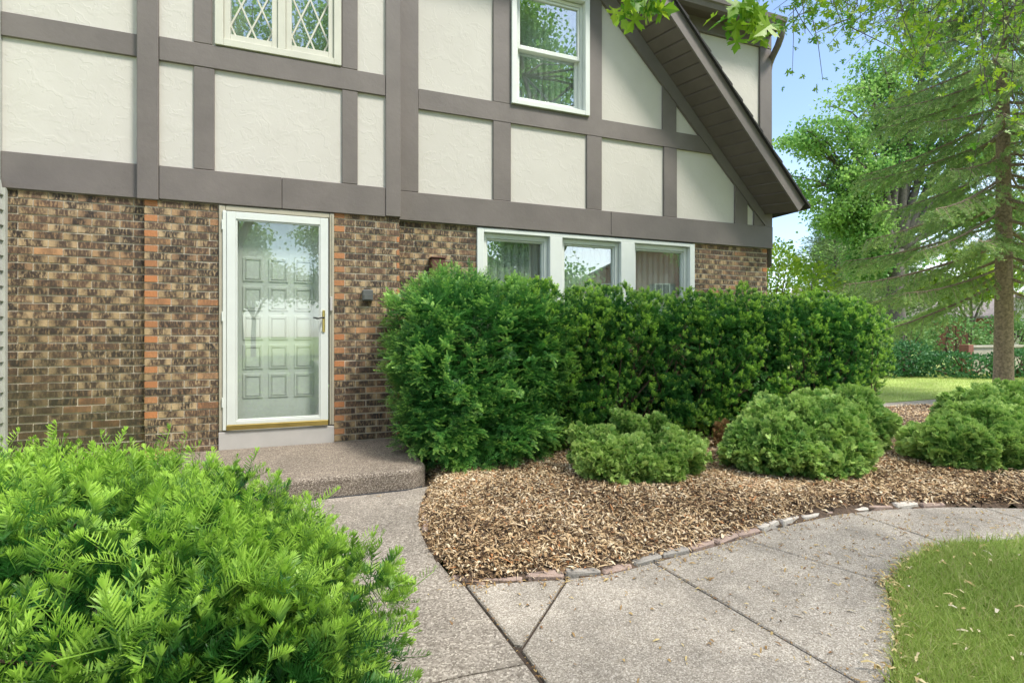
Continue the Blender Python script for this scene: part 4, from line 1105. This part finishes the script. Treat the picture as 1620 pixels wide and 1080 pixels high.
# spruce
def spruce(base, H, label):
    t = empty('spruce_tree', base, label, 'tree'); b = np.array(base, float)
    tk = Acc(); zz = np.array([-.05, .15, .6, 1.5, 3, 6, H]); rr = np.array([.19, .155, .145, .135, .12, .09, .02])
    tk.tube([b + [.015 * math.sin(z * 1.7), .01 * math.cos(z), z] for z in zz], rr, 14); tk.build('trunk', M['bark'], t, smooth=True)
    limbs = Acc(); P = []; Y = []; r = []
    for k in range(128):
        z0 = 2.1 + (H - 2.3) * (k / 128) ** .92; ln = (2.75 * (1 - (z0 - 1.9) / (H - 1.5)) ** .75) * random.uniform(.6, 1.1) + .2
        az = k * 2.399 + random.uniform(-.4, .4); dz = -.42 + .5 * (z0 / H) - random.uniform(0, .25)
        d = np.array([math.cos(az), math.sin(az), 0]); u = np.linspace(0, 1, 7)[:, None]
        pts = b + [0, 0, z0] + d * ln * u + np.array([0, 0, 1.]) * (dz * ln * u + .10 * ln * u ** 3)
        limbs.tube(pts, np.linspace(.026, .005, 7) * (.6 + ln / 4), 5)
        for s in np.linspace(.14, 1.0, int(6 + ln * 7)):
            p = np.array([np.interp(s, u[:, 0], pts[:, i]) for i in range(3)])
            for sd_s in (-1, 1):
                sl = (.28 + .42 * (1 - s)) * random.uniform(.5, 1.1) * min(1, ln / 1.5); side = np.array([-d[1], d[0], 0]) * sd_s
                e = p + (side * .75 + d * .75) * sl + np.array([0, 0, -.45 * sl - random.uniform(0, .22)])
                if random.random() < .6: limbs.tube([p, (p + e) / 2 + [0, 0, .02], e], [.005, .004, .002], 3)
                m = int(4 + sl * 22)
                for q in np.linspace(.1, 1, m):
                    P.append(p + (e - p) * q); Y.append(unit(e - p) * .9 + np.array([0, 0, -.3 * random.random()]) + rng.normal(0, .35, 3)); r.append(s)
    limbs.build('branch', M['bark'], t)
    P = np.array(P); Y = np.array(Y); n = len(P)
    # bristly twiglet: needles all round
    out = []
    rr_ = np.random.default_rng(5)
    for i in range(16):
        yv = i / 20 * .085; an = rr_.uniform(0, 6.28); dd = np.array([math.cos(an), .9, math.sin(an)]); out.append(kite(np.array([0, yv, 0]), dd, np.array([math.sin(an), 0, -math.cos(an)]) + 1e-3,   .030, .011, .3 * i / 20, .7 * i / 20 + .3))
    tw = join(out); a = Acc(); cl = smooth_noise(P, 1.2, 2.)
    a.inst(tw, P, unit(Y), rdirs(n), rng.uniform(.8, 1.35, n), np.clip(.45 + cl * .5 + rng.normal(0, .2, n), 0, 1), dt=rng.normal(-.1, .3, n))
    a.build('crown', M['spruce'], t)
spruce((11.95, .33, 0), 11.5, 'tall spruce with a bare scaly trunk and drooping branches at the right edge')

# pale pine and bright shrubs past the house corner
def conifer_soft(base, H, Rr, label, matl, n=16000, name='pine_tree'):
    t = empty(name, base, label, 'tree'); b = np.array(base, float)
    a = Acc(); a.tube([b, b + [0, 0, H * .95]], [.16, .02], 8)
    P = []; Y = []
    for k in range(90):
        z0 = .6 + (H - .7) * k / 90; ln = Rr * (1 - z0 / H) ** .7 * random.uniform(.6, 1.15) + .15; az = k * 2.399
        d = np.array([math.cos(az), math.sin(az), .35]); e = b + [0, 0, z0] + d * ln; a.tube(limb_pts(b + [0, 0, z0], e, .05, 4), [.025, .018, .012, .006], 4)
        m = int(n / 90); s = rng.uniform(.3, 1, m)[:, None]
        P.append(b + [0, 0, z0] + d * ln * s + rng.normal(0, .16, (m, 3))); Y.append(np.tile(d, (m, 1)) + rng.normal(0, .5, (m, 3)))
    a.build('trunk', M['barkgrey'], t)
    P = np.concatenate(P); Y = np.concatenate(Y); f = Acc()
    f.inst(leaf_quad(1, .16, .03), P, unit(Y), rdirs(len(P)), rng.uniform(.14, .28, len(P)), np.clip(.5 + smooth_noise(P, .9, 1.) * .6 + rng.normal(0, .2, len(P)), 0, 1)); f.build('crown', M[matl], t)
conifer_soft((24.3, 13.1, 0), 7.6, 2.9, 'pale feathery pine tree behind the end of the hedge', 'pine')
conifer_soft((27.6, 12.4, 0), 6.4, 2.4, 'shorter pale pine tree between the feathery pine and the spruce', 'pine')

def bush(base, rx, ry, h, n, ls, matl, label, name='bush', cat='bush', group=None):
    t = empty(name, (base[0], base[1], 0), label, cat, group)
    lb = [(base[0] + random.uniform(-.5, .5) * rx, base[1] + random.uniform(-.5, .5) * ry, h * random.uniform(.35, .55), rx * random.uniform(.5, .7), ry * random.uniform(.5, .7), h * random.uniform(.42, .52)) for _ in range(5)]
    P, Nn = ell_surface(lb, n, 2.); m = len(P); cl = smooth_noise(P, 1.6, base[0]); P = P - Nn * (rng.uniform(-.1, .25, m) * min(rx, h) * .6)[:, None]
    a = Acc(); a.inst(LEAF, P, unit(Nn + rng.normal(0, .6, (m, 3))), unit(Nn + rng.normal(0, .6, (m, 3)) + [0, 0, .5]), rng.uniform(.7, 1.3, m) * ls, np.clip(.45 + cl * .6 + rng.normal(0, .2, m), 0, 1)); a.build('foliage', M[matl], t)
    a = Acc()
    for k in range(9): a.tube([(base[0], base[1], -.05), (lb[k % 5][0], lb[k % 5][1], lb[k % 5][2] * .8), (lb[k % 5][0] + random.uniform(-.5, .5) * rx, lb[k % 5][1] + random.uniform(-.3, .3) * ry, h * .85)], [.04, .025, .008], 5)
    a.build('stem', M['twig'], t)
bush((18.7, 11.2), 1.9, 1.6, 5.0, 7000, .16, 'lime', 'yellow green leafy tree right behind the brick house corner', 'small_tree', 'tree')
bush((22.5, 13.5), 2.2, 2, 5.6, 7000, .18, 'lime', 'taller yellow green tree behind the pale pine', 'small_tree', 'tree')
# shrub border across the rear lawn
row1 = [(14.9, 5.2, 1.3), (16.4, 4.6, .95), (17.5, 4.0, .75), (18.9, 3.5, .8), (20.2, 3.0, .95), (22.0, 2.2, 1.0)]
for i, (x, y, h) in enumerate(row1):
    bush((x, y), 1.1, .9, h, 3600, .09, ['shrubdark', 'shrubmid'][i % 2 == 9], f'dark green front row shrub across the rear lawn, {ORD[i]} from the left', 'border_shrub', 'shrub', 'front row shrubs across the lawn')
row2 = [(17.6, 6.9, 1.9), (19.2, 6.5, 1.85), (21.0, 6.0, 1.8), (22.8, 5.4, 1.9), (24.8, 4.6, 1.8)]
for i, (x, y, h) in enumerate(row2):
    bush((x, y), 1.3, 1.1, h, 4200, .10, 'shrubmid', f'taller mid green back row shrub across the lawn, {ORD[i]} from the left', 'border_shrub', 'shrub', 'back row shrubs across the lawn')
# low brick wall with a pale coping
a = empty('garden_wall', (18.74, 4.6, 0), 'low garden wall with a red brick pillar and pale coping in the shrub border', 'wall')
b_ = Acc(); b_.bbox(18.66, 18.92, 4.44, 4.70, 0, .93, .01); b_.build('brick_pillar', M['housered'], a)
b_ = Acc(); b_.prism([(18.95, .0), (23.5, .0), (23.5, .82), (18.95, .82)], 4.50, 4.66); b_.build('wall', M['jamb'], a)
b_ = Acc(); b_.bbox(18.93, 23.6, 4.46, 4.70, .822, .90, .01); b_.build('coping', M['jamb'], a)

# small open tree in front of the far houses
broadleaf('small_tree', (29.5, 10.1, 0), 1.6, .13, [(-1.4, .5, 3.6, 1.1, 1, .7), (1.3, -.4, 3.7, 1.1, 1, .7), (0, 0, 4.6, 1.3, 1.2, .9)], 4500, .2, 'lime', 'barkgrey', 'small multi limbed tree standing before the white house far away', twigs=4, cluster=.3)
# big trees closing the view
for i, (x, y, s, mm, lb) in enumerate([(36, 20, 1.15, 'maple', 'distant dark green tree above the pale pines'), (44, 12, 1.2, 'maple', 'distant round tree right of the spruce trunk'), (60, 36, 1.5, 'shrubmid', 'hazy mid green tree far behind the grey roof')]):
    broadleaf('tree', (x, y, 0), 3 * s, .3 * s, [(-2 * s, 0, 5 * s, 2 * s, 2 * s, 1.6 * s), (2 * s, .5, 5.3 * s, 2.1 * s, 2 * s, 1.6 * s), (0, 0, 7.2 * s, 2.2 * s, 2 * s, 1.7 * s), (0, -1, 4.2 * s, 2 * s, 1.8 * s, 1.2 * s)], 11000, .30, mm, 'barkgrey', lb, twigs=5, cluster=.6)

# ------------------------------------------------------------------ HOUSES AROUND
def far_house(base, wx, dy, hz, hr, rz, wallm, roofm, label, nwin=3):
    t = empty('house', (*base, 0), label, 'house'); c, s = math.cos(rz), math.sin(rz)
    def tr(o):
        for v in o.data.vertices:
            x, y, z = v.co; v.co = (base[0] + c * x - s * y, base[1] + s * x + c * y, z)
        o.data.update()
        return o
    def bd(a, n, m, par=t): return tr(a.build(n, m, par))
    a = Acc(); a.box(-wx, wx, -dy, dy, 0, hz)
    a.add([(-wx, -dy, hz), (wx, -dy, hz), (0, -dy, hz + hr - .1), (-wx, dy, hz), (wx, dy, hz), (0, dy, hz + hr - .1)], [(0, 1, 2), (4, 3, 5)]); bd(a, 'wall', M[wallm])
    a = Acc(); e = .4
    for sg in (-1, 1):
        p = [(sg * (wx + e), -dy - e, hz - e * hr / wx), (0, -dy - e, hz + hr), (0, dy + e, hz + hr), (sg * (wx + e), dy + e, hz - e * hr / wx)]
        q = [(x, y, z + .15) for x, y, z in p]; a.add(p + q, [(0, 1, 2, 3), (7, 6, 5, 4), (0, 4, 5, 1), (2, 6, 7, 3), (3, 7, 4, 0)])
    bd(a, 'roof', M[roofm])
    for fl in range(int(hz // 2.6)):
        for k in range(nwin):
            xx = (k + .5) / nwin * 2 * wx - wx; z0 = 1.0 + fl * 2.7
            a = Acc(); a.box(xx - .5, xx + .5, -dy - .03, -dy + .02, z0, z0 + 1.3); wn = bd(a, 'window', M['pane'])
            a = Acc(); ring(a, xx - .58, xx + .58, z0 - .08, z0 + 1.38, .08, -dy - .07, -dy - .001); a.bbox(xx - .02, xx + .02, -dy - .06, -dy - .031, z0, z0 + 1.3, .002)
            o = a.build('frame', M['white'], t); tr(o)
            for sgn in (-1, 1):
                a = Acc(); a.bbox(xx + sgn * .78 - .18, xx + sgn * .78 + .18, -dy - .06, -dy - .001, z0 - .05, z0 + 1.35, .004); bd(a, 'shutter', M['dark'])
    return t
far_house((55, 25), 6, 5, 3.4, 2.6, R(-62), 'housewhite', 'roofgrey', 'white house with dark shutters far beyond the shrub border', 3)
far_house((45, 24), 5, 7, 2.6, 2.8, R(28), 'housered', 'roofgrey', 'low house with a broad grey roof showing between pine and spruce', 3)
# across the street, mirrored in the door and window glass
tag_ = None
a = Acc(); a.slab([(-60, -22), (60, -22), (60, -15.5), (-60, -15.5)], -.1, -.03); tag(a.build('road', plain('pale concrete road', (.42, .41, .39), .85, .15, 3)), kind='structure')
a = Acc(); a.slab([(-9, -9.4), (5, -8.6), (5, -7.4), (-9, -8.0)], -.1, -.04); tag(a.build('driveway', M['walk']), kind='structure')
a = Acc(); a.slab([(-60, -14.2), (60, -14.2), (60, -13), (-60, -13)], -.1, -.02); tag(a.build('pavement', M['walk']), kind='structure')
far_house((-17, -36), 6, 5, 5.4, 3.0, R(172), 'housered', 'roofbrown', 'red brick house across the street with a brown roof', 3)
far_house((9, -35), 6, 5, 5.4, 2.8, R(184), 'siding', 'roofbrown', 'grey sided house across the street with a brown roof', 3)
far_house((26, -31), 6, 5, 5.4, 3.0, R(200), 'housered', 'roofgrey', 'red brick house across the street with a grey roof', 3)
for i, (x, y, s, lb) in enumerate([(-2.6, -14.5, 1.5, 'tall leafy street tree opposite the front door'), (9.5, -13.5, 1.55, 'tall leafy street tree opposite the triple window'), (-17, -26, 1.2, 'leafy street tree to the left across the road'), (-3.5, -29, .8, 'small leafy tree across the road opposite the door'), (1.5, -31, .85, 'small leafy tree before the grey sided house'), (22, -17, 1.1, 'leafy street tree to the right on the near verge'), (3.2, -17, 1.45, 'tall leafy tree on the verge between the two street trees'), (6.3, -19.5, .72, 'small leafy tree across the road opposite the windows'), (11.5, -21.5, .8, 'second small leafy tree across the road farther right')]):
    broadleaf('tree', (x, y, 0), 3 * s, .2 * s, [(-1.8 * s, 0, 5 * s, 1.9 * s, 1.8 * s, 1.4 * s), (1.8 * s, .5, 5.3 * s, 2 * s, 1.8 * s, 1.5 * s), (0, 0, 7.4 * s, 2.3 * s, 2 * s, 1.8 * s), (-1.2 * s, .3, 8.6 * s, 1.5 * s, 1.5 * s, 1.2 * s)], 24000 if y > -18 else 9000, .15 if y > -18 else .22, 'maple', 'barkgrey', lb, twigs=6, cluster=.55)

# ------------------------------------------------------------------ OVERHANGING MAPLE (trunk behind and right of the camera)
om = empty('maple_tree', (6.5, -8.6, 0), 'silver maple whose drooping yellow green branches hang in from above', 'tree')
wood = Acc(); trunk = limb_pts((6.5, -8.6, -.1), (6.2, -8.2, 4.2), 0, 7, .03); wood.tube(trunk, np.linspace(.34, .24, 7), 12)
near = Acc(); mid = Acc(); crown = Acc()
def cluster_leaves(acc, P, n, size, spread, r0=.5, hang=.5):
    Pl = np.repeat(P, n, 0) + rng.normal(0, spread, (len(P) * n, 3)); m = len(Pl)
    Yd = rng.normal(0, .6, (m, 3)); Yd[:, 2] -= hang
    acc.inst(ML, Pl, unit(Yd), unit(rng.normal(0, .5, (m, 3)) + [0, -.5, .6]), rng.uniform(.7, 1.2, m) * size, np.clip(rng.normal(r0, .25, m), 0, 1))
def branch(p0, p1, r0, sag=-.05, k=7):
    P = limb_pts(p0, p1, sag, k, .12); wood.tube(P, np.linspace(r0, r0 * .3, k), 5); return P
def cp(u, v, t):      # a point t metres ahead of the photographer's tripod
    x = (u - 810) / 820; return np.array([(x * .9354 + .3535) * t, -5.45 + (.9354 - x * .3535) * t, 1.22 + (530 - v) / 820 * t])
limbs = []
for p1, r0 in (((3.6, -3.0, 6.6), .10), ((3.2, -4.5, 5.0), .10), ((5.2, -4.0, 6.0), .11), ((8, -5, 6.5), .10), ((3.0, -8, 7), .10), ((7.5, -11.5, 7.5), .10), ((10, -8.5, 7), .10), ((1.2, -6.2, 5.2), .08)):
    limbs.append(branch(trunk[-1], p1, r0, .1))
# two low sprays with big leaves close to the camera
for (u, v, t), (us, vs_, ts) in (((1010, 8, 2.05), (1060, -260, 2.5)), ((1185, 40, 2.0), (1230, -240, 2.5))):
    s0 = cp(us, vs_, ts); wood.tube(limb_pts(limbs[1][-1], s0, .05, 5), np.linspace(.03, .012, 5), 5)
    e = cp(u, v - 30, t); P = branch(s0, e, .008, .03, 6)
    cluster_leaves(near, P[-2:], 7, .085, .035, .35, .6); cluster_leaves(near, np.array([cp(u + q * 28, v + random.uniform(-20, 8), t) for q in (-1.2, -.5, .3, 1.1)]), 4, .08, .025, .4, .7)
# fine drooping twigs further out
for k in range(74):
    u = random.uniform(1250, 1640) if k > 8 else random.uniform(1245, 1330); t = random.uniform(3.6, 6.2); v1 = random.uniform(-40, 60) + max(0, (u - 1330)) * random.uniform(.0, .75)
    e = cp(u, v1, t); s0 = cp(u + random.uniform(-60, 120), -170, t + random.uniform(-.3, .5))
    P = branch(s0, e, .007, -.04, 6)
    if k % 3 == 0: wood.tube(limb_pts(limbs[random.choice((0, 1, 2, 3))][-2], s0, .05, 5), np.linspace(.03, .007, 5), 5)
    for q in range(3):
        st_ = P[random.randint(2, 5)]; e2 = st_ + rng.normal(0, .22, 3) + [0, 0, -.12]; tw = limb_pts(st_, e2, 0, 3); wood.tube(tw, [.004, .003, .002], 4)
        cluster_leaves(mid, tw[1:], 3, .056, .05, .25 + .6 * (u - 1250) / 400 * random.random())
    cluster_leaves(mid, P[3:], 3, .056, .06, .2 + .5 * random.random())
# the crown overhead
tips = []
for L_ in limbs:
    for k in range(9):
        s0 = L_[random.randint(2, 6)]; e = s0 + rdirs(1)[0] * np.array([1.8, 1.8, 1.0]) + [0, 0, .5]; P = branch(s0, e, .03, .05, 5); tips += list(P[2:])
tips = np.array(tips); tips = tips[tips[:, 2] > 4.6]
n = 2600; ti = rng.integers(0, len(tips), n)
crown.inst(LEAF, tips[ti] + rng.normal(0, .4, (n, 3)), unit(rng.normal(0, .7, (n, 3)) + [0, 0, -.4]), unit(rng.normal(0, .5, (n, 3)) + [0, 0, 1]), rng.uniform(.08, .14, n), rng.uniform(0, .6, n))
wood.build('trunk', M['barkgrey'], om, smooth=True)
near.build('leaves', M['mapleyoung'], om); mid.build('leaves', M['mapleyoung'], om); crown.build('crown', M['maple'], om)
